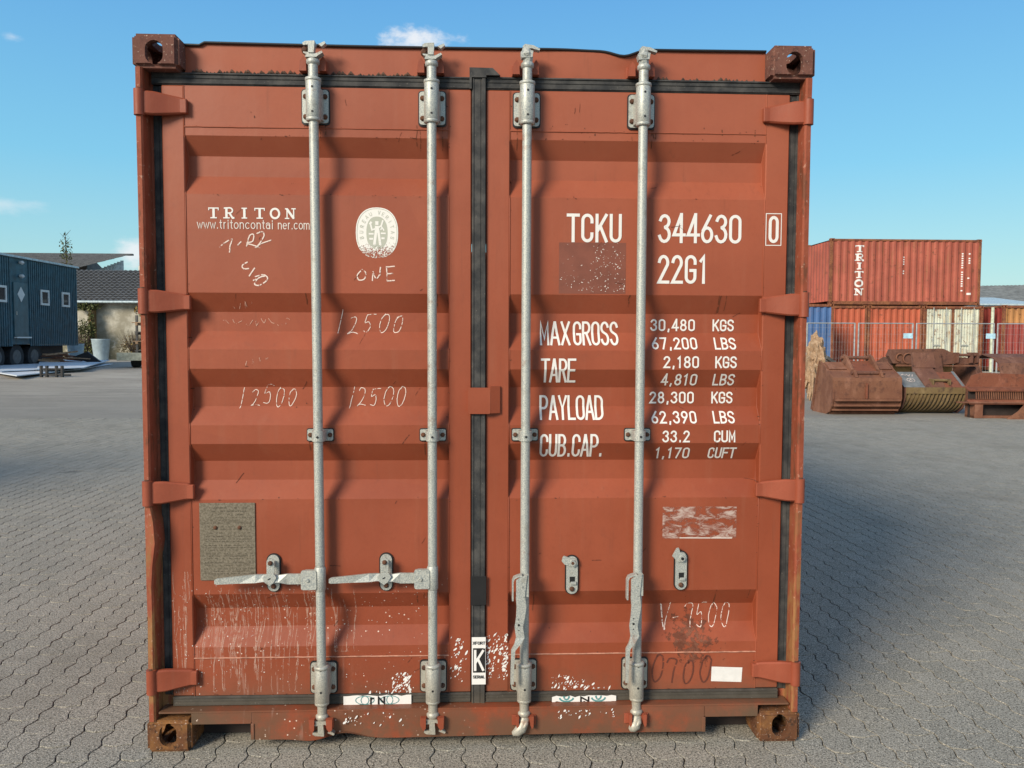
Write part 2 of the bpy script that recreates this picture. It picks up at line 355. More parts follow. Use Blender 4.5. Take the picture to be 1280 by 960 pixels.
def text_polys(txt, x0, z0, x1, z1, wd, cw=None, gap=.38, lower=False, mode='fit'):
    """stroke text filling the box; returns list of quads with a layer number"""
    wid = {'.': .35, ',': .35, 'I': .3, 'i': .35, '1': .75, ' ': .8, 't': .6, 'r': .6, 'm': 1.35, 'w': 1.2, 'L': .85}
    ws = [wid.get(ch, 1.0) for ch in txt]; tot = sum(ws) + gap*(len(txt)-1)
    u = (x1-x0-wd)/tot; out = []; x = x0+wd/2; lay = 0; h = z1-z0-(wd if not lower else 0)
    for ch, q in zip(txt, ws):
        for path in G.get(ch, []):
            lay += 1
            for qi, quad in enumerate(ribbon([(x+p[0]*q*u, z0+(wd/2 if not lower else 0)+p[1]*h) for p in path], wd, wd*.5)): out.append((quad, lay % 9 + (qi % 3)*.3))
        x += (q+gap)*u
    return out

# ------------------------------------------------------------------ door profile (metres, container standing at the origin, doors face -Y)
YD = .060; YI = .105
OUTS = [(2.430, 2.254), (2.045, 1.690), (1.483, 1.412), (1.204, 1.135), (.928, .572), (.371, .187)]
INS = [(2.189, 2.116), (1.621, 1.550), (1.343, 1.271), (1.066, .994), (.506, .435)]
PROF = [(2.430, YD+.002)]
for k in range(5): PROF += [(OUTS[k][1], YD+.002), (INS[k][0], YI), (INS[k][1], YI), (OUTS[k+1][0], YD+.002)]
PROF += [(.187, YD+.002)]
ZB = [p[0] for p in PROF]
def yprof(x, z):
    ax = -x if x < 0 else x
    lo, hi = (.112, 1.062)
    if not (lo < ax < hi): return YD
    for (za, ya), (zb, yb) in zip(PROF, PROF[1:]):
        if zb <= z <= za: return ya + (yb-ya)*(za-z)/(za-zb) if za > zb else ya
    return YD
def dent(x, z):
    ax = -x if x < 0 else x
    if not (.112 < ax < 1.062): return 0
    e = min(1, min(ax-.112, 1.062-ax)/.07)
    return e*.0019*noise.noise(Vector((x*3.2, z*4.1, 3)))
def decal(polys, name, mat, parent, label=None, off=.0009, flat=None, step=.00013):
    """lay flat quads on the corrugated door face"""
    bm = bmesh.new(); lays = bm.verts.layers.float.new('lay')
    for poly, lay in polys:
        vs = []
        for p in poly:
            v = bm.verts.new((p[0], 0, p[1])); v[lays] = lay; vs.append(v)
        try: bm.faces.new(vs)
        except Exception: pass
    if flat is None:
        zs = [v.co.z for v in bm.verts]; a, b = min(zs), max(zs)
        for zb in ZB:
            if a < zb < b: bmesh.ops.bisect_plane(bm, geom=bm.verts[:]+bm.edges[:]+bm.faces[:], plane_co=(0, 0, zb), plane_no=(0, 0, 1))
    for v in bm.verts: v.co.y = (yprof(v.co.x, v.co.z)+dent(v.co.x, v.co.z) if flat is None else flat) - off - step*v[lays]
    for f in bm.faces:
        f.normal_update()
        if f.normal.y > 0: f.normal_flip()
    me = bpy.data.meshes.new(name); bm.to_mesh(me); bm.free(); me.materials.append(mat)
    o = bpy.data.objects.new(name, me); link(o); o.parent = parent
    if label: o['label'] = label
    return o
def rectgrid(x0, z0, x1, z1, n=12):
    X = [x0+(x1-x0)*i/n for i in range(n+1)]; Z = [z0+(z1-z0)*i/n for i in range(n+1)]
    return [([(X[i], Z[j]), (X[i+1], Z[j]), (X[i+1], Z[j+1]), (X[i], Z[j+1])], 0) for i in range(n) for j in range(n)]
def rectpoly(x0, z0, x1, z1, lay=0): return [([(x0, z0), (x1, z0), (x1, z1), (x0, z1)], lay)]

# ------------------------------------------------------------------ ground and paving
def rise(y):
    t = min(1, max(0, (y-14)/13)); return .33*t*t*(3-2*t)
m = Mat('yard_ground', .9, 0, .2)
n1 = m.noise(.35, 6, .6); n2 = m.noise(9, 6, .7, seed=3); n3 = m.noise(70, 3, .6, seed=5); n4 = m.noise(1.6, 5, stretch=(.35, 1.6, 1), seed=8)
c = m.mix(m.step(n1, .35, .68), (.28, .255, .215), (.38, .35, .295)); c = m.mix(m.math('MULTIPLY', m.step(n4, .46, .66), .6), c, (.17, .155, .13))
c = m.mix(m.math('MULTIPLY', m.step(n2, .4, .75), .35), c, (.40, .38, .33)); c = m.mix(m.math('MULTIPLY', m.step(n3, .55, .8), .5), c, (.09, .085, .08))
yy = m.axis(1); c = m.mix(m.math('MULTIPLY', m.step(yy, 24, 12.8), .75), c, (.215, .203, .175)); pv = m.math('MULTIPLY', m.step(yy, 12.50, 12.40), 1.0); c = m.mix(pv, c, (.050, .045, .036))
c = m.mix(m.step(m.noise(140, 2, .7, seed=9), .58, .66), c, (.50, .47, .40)); m.color(c); m.bump(n3, .5, .01); M['ground'] = m.mat
g = MB(); xs = [-400, -120, -60, -30, -20, -14, -11.5, -11.4, -4, 0, 4, 8, 11.6, 11.7, 16, 24, 40, 80, 160, 400]
ys = [-150, -40, -12, -5.1, -5, 0, 4, 8, 12.6, 12.7] + [14] + [14+13*i/12 for i in range(1, 13)] + [30, 36, 50, 80, 150, 400, 1200]
vs = [(x, y, -.0048 if (-11.45 < x < 11.65 and -5.05 < y < 12.65) else rise(y)) for y in ys for x in xs]
nx = len(xs); g.add(vs, [(j*nx+i, j*nx+i+1, (j+1)*nx+i+1, (j+1)*nx+i) for j in range(len(ys)-1) for i in range(nx-1)], 0, False)
g.build('ground', M['ground'], kind='structure')
m = Mat('paving_stone', .95, 0, .08)
oi = m.n.new('ShaderNodeObjectInfo').outputs['Random']; ge = m.n.new('ShaderNodeNewGeometry').outputs['Random Per Island']
rnd = m.math('FRACT', m.math('ADD', oi, ge))
gp = m.n.new('ShaderNodeNewGeometry').outputs['Position']; m.tc = gp
n1 = m.noise(1.1, 5); n2 = m.noise(105, 3, .65); n3 = m.noise(190, 2, .7, seed=4); n5 = m.noise(14, 5, .7, seed=2)
c = m.mix(rnd, (.250, .245, .210), (.312, .302, .260)); c = m.mix(m.math('MULTIPLY', m.step(n1, .35, .7), .3), c, (.36, .325, .265))
c = m.mix(m.math('MULTIPLY', m.step(n5, .5, .72), .3), c, (.21, .195, .14))
c = m.mix(m.math('MULTIPLY', m.step(n2, .50, .60), .85), c, (.085, .080, .068)); c = m.mix(m.step(n3, .55, .62), c, (.60, .56, .47))
c = m.mix(m.step(m.voro(150), .13, .09), c, (.55, .52, .46))
st_ = m.step(m.noise(.8, 6, .7, seed=13), .52, .68); c = m.mix(m.math('MULTIPLY', st_, .30), c, (.15, .14, .115))
oil = m.step(m.noise(2.6, 4, .6, seed=17), .68, .74); c = m.mix(m.math('MULTIPLY', oil, .45), c, (.07, .065, .055))
m.color(c); q = m.bump(n2, .6, .004); m.bump(n3, .4, .002, q); M['stone'] = m.mat
PP = .1135; GA = .0045
def zz(t):                                # trapezoid wave, period 1
    t = t % 1.0
    return 1 if t < .32 else 1-(t-.32)/.18*2 if t < .5 else -1 if t < .82 else -1+(t-.82)/.18*2
AMP = .0085
def stone_outline(fine=True):
    br = [0, .32, .5, .82]
    ts = sorted({round(k+b-1, 3) for k in range(2) for b in br} | {1.0}) if fine else [-1, -.5, 0, .5, 1]
    ts = [t for t in ts if -1 <= t <= 1]
    left = [(-PP/2+GA/2+AMP*zz(t+.16), t*PP) for t in ts]; right = [(PP/2-GA/2+AMP*zz(t+.16), t*PP) for t in ts]
    us = [.32, .5, .82] if fine else [.5]
    def top(y, sgn): return [(-PP/2+AMP*zz(.16) + u*PP, y + AMP*.8*(zz(u+.16)-zz(.16)) ) for u in us]
    out = [(x, y + (GA/2 if i == 0 else -GA/2 if i == len(ts)-1 else 0)) for i, (x, y) in enumerate(left)]
    out += [(x, y-GA/2) for x, y in top(PP, 1)]
    out += [(x, y + (GA/2 if i == 0 else -GA/2 if i == len(ts)-1 else 0)) for i, (x, y) in enumerate(right)][::-1]
    out += [(x, y+GA/2) for x, y in top(-PP, -1)][::-1]
    return out[::-1]
OF = stone_outline(True); OC = stone_outline(False)
pav = empty('pavement'); tag(pav, kind='structure')
rotp = R(1.7); cr, sr = math.cos(rotp), math.sin(rotp)
cells = []
for i in range(-110, 130):
    for j in range(-40, 70):
        lx = i*PP; ly = j*2*PP + (i % 2)*PP
        x, y = cr*lx - sr*ly, sr*lx + cr*ly
        if not (-11.38 < x < 11.58 and -4.9 < y < 12.60): continue
        cells.append((x, y))
CX, CY = 0.002, -2.91
def visible(x, y):
    d = y-CY
    if d < .5: return False
    px = (x-CX)/d - .0405
    if abs(px) > .67 or 424+1000*1.52/d > 985: return False
    # hidden behind the container
    if y > .10 and abs(x) < 1.219*(1 + (y/2.9 if y < 6 else 2.07)) : return False
    return True
vis = sorted([c_ for c_ in cells if visible(*c_)], key=lambda p: (p[0]-CX)**2+(p[1]-CY)**2)
near = vis[:300]; nearset = set(near)
smb = MB()
def inset(o, d):
    n = len(o); out = []
    for i in range(n):
        a, b, c_ = Vector(o[i-1]), Vector(o[i]), Vector(o[(i+1) % n])
        d0 = (b-a).normalized(); d1 = (c_-b).normalized(); t = (d0+d1).normalized(); nn = Vector((-t.y, t.x))
        out.append(tuple(b+nn*d))
    return out
OI = inset(OF, .0016)
nO = len(OF)
smb.add([(x, y, -.012) for x, y in OF] + [(x, y, -.0010) for x, y in OF] + [(x, y, 0) for x, y in OI],
        [(i, (i+1) % nO, nO+(i+1) % nO, nO+i) for i in range(nO)] + [(nO+i, nO+(i+1) % nO, 2*nO+(i+1) % nO, 2*nO+i) for i in range(nO)] + [list(range(2*nO, 3*nO))])
s0 = smb.build('paving_stone', M['stone'], pav)
for k, (x, y) in enumerate(near):
    s = s0 if k == 0 else s0.copy()
    if k: link(s); s.parent = pav
    s.location = (x, y, random.uniform(-.0012, .0012)); s.rotation_euler = (random.uniform(-.008, .008), random.uniform(-.01, .01), rotp + random.uniform(-.008, .008))
far = MB(); nC = len(OC)
random.seed(11)
OM = inset(OC, .0015)
for (x, y) in cells:
    if (x, y) in nearset: continue
    fine = (y-CY) < 8.5 and abs(x) < 7
    o_ = OF if fine else OC; n_ = len(o_); dz = random.uniform(-.0012, .0012); tx = random.uniform(-.010, .010); ty = random.uniform(-.008, .008)
    top = [(x+cr*p[0]-sr*p[1], y+sr*p[0]+cr*p[1], dz+tx*p[0]+ty*p[1]) for p in (OI if fine else OC)]
    base = [(x+cr*p[0]-sr*p[1], y+sr*p[0]+cr*p[1], -.008) for p in o_]
    b = len(far.v); far.v += base+top
    for i in range(n_): far.f.append([b+i, b+(i+1) % n_, b+n_+(i+1) % n_, b+n_+i])
    far.f.append(list(range(b+n_, b+2*n_)))
    far.m += [0]*(n_+1); far.sm += [False]*(n_+1)
far.build('paving', M['stone'], pav, kind='stuff', fix=False)

# ------------------------------------------------------------------ corner castings (shared by every container)
def bm_obj(bm):
    me = bpy.data.meshes.new('tmp'); bm.to_mesh(me); bm.free(); return bpy.data.objects.new('tmp', me)
def casting_mesh(detail=True):
    """fills x 0..w (outwards = -x side at 0), y 0..l, z 0..h with top at h; holes in front, outer side, top"""
    Wc, Lc, Hc = .162, .178, .118
    bm = bmesh.new(); bmesh.ops.create_cube(bm, size=1)
    for v in bm.verts: v.co = ((v.co.x+.5)*Wc, (v.co.y+.5)*Lc, (v.co.z+.5)*Hc)
    bmesh.ops.bevel(bm, geom=bm.edges[:], offset=.013, segments=3, affect='EDGES')
    body = bm_obj(bm); link(body)
    cut = []
    bm = bmesh.new(); bmesh.ops.create_cube(bm, size=1)
    for v in bm.verts: v.co = (.024+(v.co.x+.5)*(Wc-.048), .024+(v.co.y+.5)*(Lc-.048), .024+(v.co.z+.5)*(Hc-.048))
    cut.append(bm_obj(bm))
    for ax in ('y', 'x', 'z'):
        mb = MB()
        pts = [(a*.0345, b*.041) for a, b in [(math.cos(t), math.sin(t)) for t in [2*PI*k/20 for k in range(20)]]]
        if ax == 'y': pts = [(max(-.031, min(.031, a))+.079, b+.052) for a, b in pts]; mb.prism(pts, 'y', -.02, .05)
        elif ax == 'x': pts = [(b*.9+.089, a*.9+.056) for a, b in pts]; mb.prism(pts, 'x', -.02, .05)
        else: pts = [(max(-.030, min(.030, a*1.05))+.081, b*1.4+.089) for a, b in pts]; mb.prism(pts, 'z', .07, .15)
        me = bpy.data.meshes.new('tmp'); me.from_pydata(mb.v, [], mb.f)
        b2 = bmesh.new(); b2.from_mesh(me); bmesh.ops.recalc_face_normals(b2, faces=b2.faces); cut.append(bm_obj(b2))
    for c_ in cut:
        link(c_); md = body.modifiers.new('b', 'BOOLEAN'); md.operation = 'DIFFERENCE'; md.solver = 'EXACT'; md.object = c_
    dg = bpy.context.evaluated_depsgraph_get(); dg.update()
    me = bpy.data.meshes.new_from_object(body.evaluated_get(dg))
    for o in [body]+cut: bpy.data.objects.remove(o)
    return me
CAST = casting_mesh()
def mirrored(me, fx, fy, fz, name='corner_casting'):
    m2 = me.copy(); m2.name = name
    bm = bmesh.new(); bm.from_mesh(m2)
    for v in bm.verts: v.co = (v.co.x*fx, v.co.y*fy, v.co.z*fz)
    if fx*fy*fz < 0: bmesh.ops.reverse_faces(bm, faces=bm.faces)
    bm.to_mesh(m2); bm.free(); m2.materials.clear(); return m2
CM = {}
def castings(root, W, Lg, H, mt_top, mt_low):
    for ix in (0, 1):
        for iy in (0, 1):
            for iz in (0, 1):
                key = (ix, iy, iz, mt_top.name, mt_low.name)
                if key not in CM:
                    me = mirrored(CAST, 1-2*ix, 1-2*iy, 2*iz-1); me.materials.append(mt_top if iz else mt_low); CM[key] = me
                o = bpy.data.objects.new('corner_casting', CM[key]); link(o); o.parent = root
                o.location = (-W/2 if ix == 0 else W/2, 0 if iy == 0 else Lg, H-.118 if iz else .118)
def corr_sheet(mb, L, H, plane, pitch=.278, depth=.036, m=0, flip=1):
    """vertical trapezoid corrugation along one axis. plane(u, d, z) -> xyz"""
    n = max(1, round(L/pitch)); p = L/n; us = []
    for k in range(n):
        a = k*p; us += [(a, 0), (a+p*.26, 0), (a+p*.5, depth), (a+p*.76, depth)]
    us.append((L, 0)); vs = [plane(u, d, z) for z in (0, H) for u, d in us]; n_ = len(us)
    mb.add(vs, [(i, i+1, n_+i+1, n_+i) for i in range(n_-1)], m)

# ------------------------------------------------------------------ THE CONTAINER
W, H, LG = 2.438, 2.591, 6.058
box = empty('shipping_container')
tag(box, 'huge nearby red shipping container with closed doors and four grey locking bars facing the viewer', 'shipping container')
castings(box, W, LG, H, M['casting_top'], M['casting_low'])
# corner posts: outer channel lip, dented on the lower left
for sx in (-1, 1):
    mb = MB(); zs = [.116, .30, .5, .62, .70, .78, .86, .92, .96, 1.2, 1.62, 1.69, 2.0, 2.31, 2.40, 2.475]
    def sec(z):
        dent = 0
        if sx < 0: dent = .020*math.exp(-((z-.80)/.10)**2) - .006*math.exp(-((z-.93)/.03)**2)
        wob = .0025*noise.noise(Vector((z*5, sx*3, 0)))
        xo = 1.214+wob; xi = 1.185-dent+wob
        return [(xo, .022), (xo-.006, .006), (xi+.006, .004-dent*.4), (xi, .010), (xi-.001, .075), (xi-.05, .088), (xi-.05, .16), (xo, .16)]
    ss = [sec(z) for z in zs]; n_ = 8
    vs = [(sx*p[0], p[1], z) for z, q in zip(zs, ss) for p in q]
    mb.add(vs, [(j*n_+i, j*n_+(i+1) % n_, (j+1)*n_+(i+1) % n_, (j+1)*n_+i) for j in range(len(zs)-1) for i in range(n_)])
    mb.build('corner_post', M['post'], box)
    mb = MB(); mb.box(min(sx*1.05, sx*1.214), max(sx*1.05, sx*1.214), LG-.16, LG-.004, .117, H-.117, 0, .006); mb.build('corner_post', M['post'], box)
# header over the doors, dented top edge
mb = MB()
def topz(x):
    z = 2.583 - .004*math.sin((x+1)*2.2)
    z -= .024*math.exp(-((x-.53)/.055)**2) + .006*math.exp(-((x-.44)/.10)**2)
    if x < -.99: z -= .010
    return z
def hd(u, v):
    x = -1.060+2.12*u; zt = topz(x); z = 2.478+(zt-2.478)*v
    dy = .012*math.exp(-((x-.53)/.09)**2)*max(0, v-.4) + .006*math.exp(-((x-.45)/.2)**2)*v
    return (x, .074-dy+.002*noise.noise(Vector((x*3, z*6, 1))), z)
mb.grid(90, 8, hd, 0, True)
mb.grid(90, 1, lambda u, v: (-1.060+2.12*u, .074+.10*v, topz(-1.060+2.12*u)), 0)
mb.grid(90, 1, lambda u, v: (-1.060+2.12*u, .074+.06*v, 2.478), 0)
hdr = mb.build('door_header', M['red'], box, fix=False)
mb = MB(); mb.tube([(-1.058+2.116*k/120, .069-.012*math.exp(-((-1.058+2.116*k/120-.53)/.09)**2), topz(-1.058+2.116*k/120)+.0015) for k in range(121)], .0062, 6, 0, True, True, .8)
mb.build('roof_edge_seal', M['black'], hdr)
# lower sill with the forklift notches and the dented lower lip
def botz(x):
    z = .041+.003*math.sin(x*3)
    z += .022*math.exp(-((x+.50)/.075)**2) - .008*math.exp(-((x+.62)/.06)**2)
    return z
mb = MB()
def sl(u, v):
    x = -.838+1.690*u; z = botz(x) + (.142-botz(x))*v
    return (x, .012 + .014*math.exp(-((x+.5)/.1)**2)*(1-v) + .0015*noise.noise(Vector((x*4, z*9, 5))), z)
mb.grid(90, 6, sl, 0, True)
mb.grid(90, 1, lambda u, v: (-.838+1.690*u, .012+.05*v, botz(-.838+1.690*u)), 0)
mb.box(-1.060, -.838, .014, .05, .102, .142, 0, .002); mb.box(.852, 1.060, .014, .05, .100, .142, 0, .002)
mb.box(-.842, -.829, .008, .30, .040, .101, 0, .002); mb.box(.846, .858, .008, .30, .042, .099, 0, .002)
mb.box(-1.060, -.842, .014, .20, .099, .105, 0, .001); mb.box(.858, 1.060, .014, .20, .098, .103, 0, .001)
mb.box(-1.176, 1.176, .012, .075, .1425, .149, 0)
mb.box(-.83, .846, .055, .16, .05, .14, 0)
for a, b in ((-1.14, -.84), (.856, 1.14)): mb.box(a, b, .14, .15, .004, .14, 1)  # dark plates behind the notches stand in for shade under the container
sill = mb.build('door_sill', [M['red'], M['dark']], box, fix=False)
# plates that fill beside the gaskets
mb = MB()
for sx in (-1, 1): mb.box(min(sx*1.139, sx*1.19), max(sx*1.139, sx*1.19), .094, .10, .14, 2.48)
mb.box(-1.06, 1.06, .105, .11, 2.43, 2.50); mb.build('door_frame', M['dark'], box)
# side walls, roof, rear wall, rails, floor
for sx in (-1, 1):
    mb = MB(); corr_sheet(mb, LG-.34, 2.36, lambda u, d, z: (sx*(1.205-d), .17+u, .13+z)); mb.build('side_wall', M['red'], box, fix=False)
    mb = MB(); mb.box(min(sx*1.150, sx*1.212), max(sx*1.150, sx*1.212), .178, LG-.178, 2.50, 2.566, 0, .006); mb.build('top_rail', M['red'], box)
    mb = MB(); mb.box(min(sx*1.160, sx*1.213), max(sx*1.160, sx*1.213), .178, LG-.178, .02, .17, 0, .006); mb.build('bottom_rail', M['red'], box)
mb = MB(); corr_sheet(mb, 5.72, 2.30, lambda u, d, z: (-1.15+z, .17+u, 2.568-d*.6), .209, .02); mb.build('roof', M['red'], box, fix=False)
mb = MB(); corr_sheet(mb, 2.1, 2.36, lambda u, d, z: (-1.05+u, LG-.01-d, .13+z)); mb.build('rear_wall', M['red'], box, fix=False)
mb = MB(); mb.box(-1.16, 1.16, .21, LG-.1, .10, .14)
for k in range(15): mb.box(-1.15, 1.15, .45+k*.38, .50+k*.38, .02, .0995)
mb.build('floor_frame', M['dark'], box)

M['pale_seam'] = simple('dusty_pale_seam', (.46, .22, .15), .8, 0, .3, 40)
# doors
doors = []
for sx, nm in ((-1, 'left'), (1, 'right')):
    mb = MB()
    xa, xb = (-1.062, -.112) if sx < 0 else (.112, 1.062)
    vs = [(x, y, z) for x in (xa, xb) for z, y in PROF]; n_ = len(PROF)
    # fine subdivision so that small dents catch the light
    nxs = 40
    vs = []; pts = []
    for (za, ya), (zb, yb) in zip(PROF, PROF[1:]):
        k = max(1, int((za-zb)/.03)); pts += [(za+(zb-za)*i/k, ya+(yb-ya)*i/k) for i in range(k)]
    pts.append(PROF[-1])
    for (z, y) in pts:
        for i in range(nxs+1):
            x = xa+(xb-xa)*i/nxs; e = min(1, min(i, nxs-i)/3)
            vs.append((x, y + dent(x, z), z))
    q = nxs+1
    mb.add(vs, [(j*q+i, j*q+i+1, (j+1)*q+i+1, (j+1)*q+i) for j in range(len(pts)-1) for i in range(nxs)])
    d = mb.build('door', M['red'], box, fix=False)
    doors.append(d)
    d['label'] = ('left door leaf with data plate, printed oval seal and white runs near the bottom' if sx < 0 else 'right door leaf with white stencilled number and weight lettering')
    for a, b, nn in ((-1.141, -1.062, 'outer'), (-.112, -.029, 'inner')):
        if sx > 0: a, b = {'outer': (1.062, 1.150), 'inner': (.025, .112)}[nn]
        mb = MB(); mb.box(a, b, YD, .112, .187, 2.430, 0, .0035); mb.build('door_stile', M['red'], d)
    mb = MB()                                # weld beads round the pressed panel and across its two plates
    for x in (xa, xb):
        xx = x; pth = [(xx, y-.001, z) for z, y in PROF]
        mb.tube(pth, .0022, 5, 0, True, True)
    for z in (2.285, .330):
        pth = [(xa+(xb-xa)*k/40, YD+.001, z+.0012*noise.noise(Vector((k*.9, z, sx)))) for k in range(41)]
        mb.tube(pth, .0028, 5, 1 if z < 1 else 0, True, True)
    mb.build('weld_bead', [M['red'], M['pale_seam']], d)
dl, dr = doors
# gaskets: lipped rubber profile
def gasket(name, runs, parent, label=None):
    mb = MB()
    for (x0, x1, z0, z1, y) in runs:
        mb.box(x0, x1, y, .11, z0, z1, 0, .002)
        if (x1-x0) > (z1-z0):
            h = z1-z0
            for f, hh, pr in ((.12, .10, .004), (.52, .06, .003), (.86, .10, .005)): mb.box(x0+.001, x1-.001, y-pr, y+.002, z0+h*(f-hh/2)+.001, z0+h*(f+hh/2), 0, .001)
        else:
            q = x1-x0
            for f, hh, pr in ((.10, .10, .003), (.60, .05, .002), (.84, .26, .0045)): mb.box(x0+q*(f-hh/2)+.0005, x0+q*(f+hh/2), y-pr, y+.002, z0+.001, z1-.001, 0, .001)
    o = mb.build(name, M['rubber'], parent, label); return o
gasket('door_gasket', [(-1.176, -.029, 2.4315, 2.4765, .062), (-1.176, -1.1425, .187, 2.430, .074), (-1.140, -.030, .1495, .1855, .056)], dl)
gasket('door_gasket', [(-.0272, .0238, .112, 2.470, .052), (.0245, 1.186, 2.4315, 2.478, .060), (1.1515, 1.186, .180, 2.430, .070), (.0245, 1.150, .148, .1855, .054)], dr)
mb = MB(); mb.prism([(-.036, 2.430), (-.028, 2.430), (-.028, 2.4705), (.0245, 2.4705), (.0245, 2.4785), (.075, 2.4785), (.048, 2.504), (-.036, 2.505)], 'y', .044, .11); mb.build('gasket_corner', M['rubber'], dr)
mb = MB(); mb.box(-.0275, .0245, .049, .11, .108, .150, 0, .003); mb.build('gasket_corner', M['rubber'], dr)
# black tape over the centre gasket
mb = MB(); mb.box(-.030, .028, .0435, .0465, .527, .637, 0, .001); mb.build('tape_patch', M['black'], dr)
# anti-rack overlap plate at mid height
mb = MB(); mb.prism(rrect(-.041, .042, 1.248, 1.345, .006), 'y', .036, .043); mb.prism([(-.041, .0432), (-.0295, .0432), (-.0295, .0595), (-.041, .0595)], 'z', 1.252, 1.342)
mb.prism([(.0425, .037), (.078, .050), (.078, .0585), (.0425, .0595)], 'z', 1.250, 1.350); mb.build('overlap_plate', M['red'], dr)

# hinges
def hinge(sx, z, k):
    mb = MB(); s = sx
    def X(v): return s*v
    # lug: tapering forged strap bent from the post to the stile
    n = 16; prof = []
    for i in range(n+1):
        t = i/n; x = 1.197 - .150*t; hh = .043 - .013*min(1, max(0, (t-.30)/.6)); y = .006 + .036*(t*t*(3-2*t))
        if t > .85: hh *= math.sqrt(max(.25, 1-((t-.85)/.165)**2))
        prof.append((x, y, hh))
    vs = []
    for (x, y, hh) in prof:
        b = .005
        vs += [(X(x), y+b, z+hh), (X(x), y, z+hh-b), (X(x), y, z-hh*.9+b), (X(x), y+b, z-hh*.9), (X(x), y+.018, z-hh*.9), (X(x), y+.018, z+hh)]
    mb.add(vs, [(i*6+j, i*6+(j+1) % 6, (i+1)*6+(j+1) % 6, (i+1)*6+j) for i in range(n) for j in range(6)] + [[0, 1, 2, 3, 4, 5], [n*6+j for j in range(6)]])
    mb.cyl((X(1.199), .012, z-.043), (X(1.199), .012, z+.047), .0185, n=14)
    mb.cyl((X(1.199), .012, z+.047), (X(1.199), .012, z+.052), .011, n=10, m=1)
    mb.box(min(X(1.045), X(1.13)), max(X(1.045), X(1.13)), .040, .0595, z-.026, z+.026, 0, .003)
    mb.build('hinge', [M['hinge'], M['bolt']], box)
M['hinge'] = container_paint('worn_red_hinge_paint', (.29, .066, .030), 2.2, False, 2.5)
for k, z in enumerate((2.352, 1.653, .960, .262)):
    hinge(-1, z, k); hinge(1, z, k)

# locking rods
def bracket(x, z0, z1, inv, parent):
    mb = MB(); yb = YD+.002; wv = .047
    mb.prism(rrect(x-wv-.004, x+wv+.004, z0-.005, z1+.004, .012), 'y', yb-.006, yb-.0005, 2)
    mb.prism(rrect(x-wv, x+wv, z0, z1, .011), 'y', yb-.012, yb-.0062, 0)
    c0, c1 = (z0+.004, z1+.022) if not inv else (z0-.022, z1-.004)
    mb.tube([(x, .016, c0), (x, .016, c0+.004), (x, .016, c1-.004), (x, .016, c1)], [.024, .0265, .0265, .0245], 18, 0)
    mb.prism([(x-.0262, .018), (x+.0262, .018), (x+.031, yb-.012), (x-.031, yb-.012)], 'z', z0+.006, z1-.006, 0)
    for zz_, r in ((c1, .0285), (c0-.002, .0265)):
        mb.tube([(x, .016, zz_-.005), (x, .016, zz_-.003), (x, .016, zz_+.007), (x, .016, zz_+.010)], [.024, r, r, .022], 18, 0)
    for dx in (-.0345, .0345):
        for zz_ in (z0+.022, z1-.024):
            r = .0102
            mb.tube([(x+dx, yb-.0118, zz_), (x+dx, yb-.016, zz_), (x+dx, yb-.0205, zz_)], [r, r*.92, r*.45], 8, 1)
    for zz_ in (z0+.026, z1-.006):
        mb.cyl((x+.001, -.0112, zz_), (x+.001, -.006, zz_), .0042, n=8, m=2)
    return mb.build('bracket', [M['galv'], M['bolt'], M['black']], parent)
def guide(x, z, parent):
    mb = MB(); yb = YD+.002
    mb.prism(rrect(x-.050, x+.050, z-.025, z+.024, .007), 'y', yb-.005, yb-.0005, 2)
    mb.prism(rrect(x-.047, x+.047, z-.021, z+.021, .006), 'y', yb-.010, yb-.0052, 0)
    pts = [(x+.0225*math.cos(t), .016-.0225*math.sin(t)) for t in [PI*k/12 for k in range(13)]]
    mb.prism(pts + [(x-.026, yb-.010), (x+.026, yb-.010)], 'z', z-.0185, z+.0185, 0)
    for dx in (-.036, .036): mb.tube([(x+dx, yb-.0098, z), (x+dx, yb-.014, z), (x+dx, yb-.0175, z)], [.009, .0085, .004], 8, 1)
    mb.cyl((x+.001, -.0078, z-.002), (x+.001, -.004, z-.002), .0045, n=8, m=2)
    return mb.build('rod_guide', [M['galv'], M['bolt'], M['black']], parent)
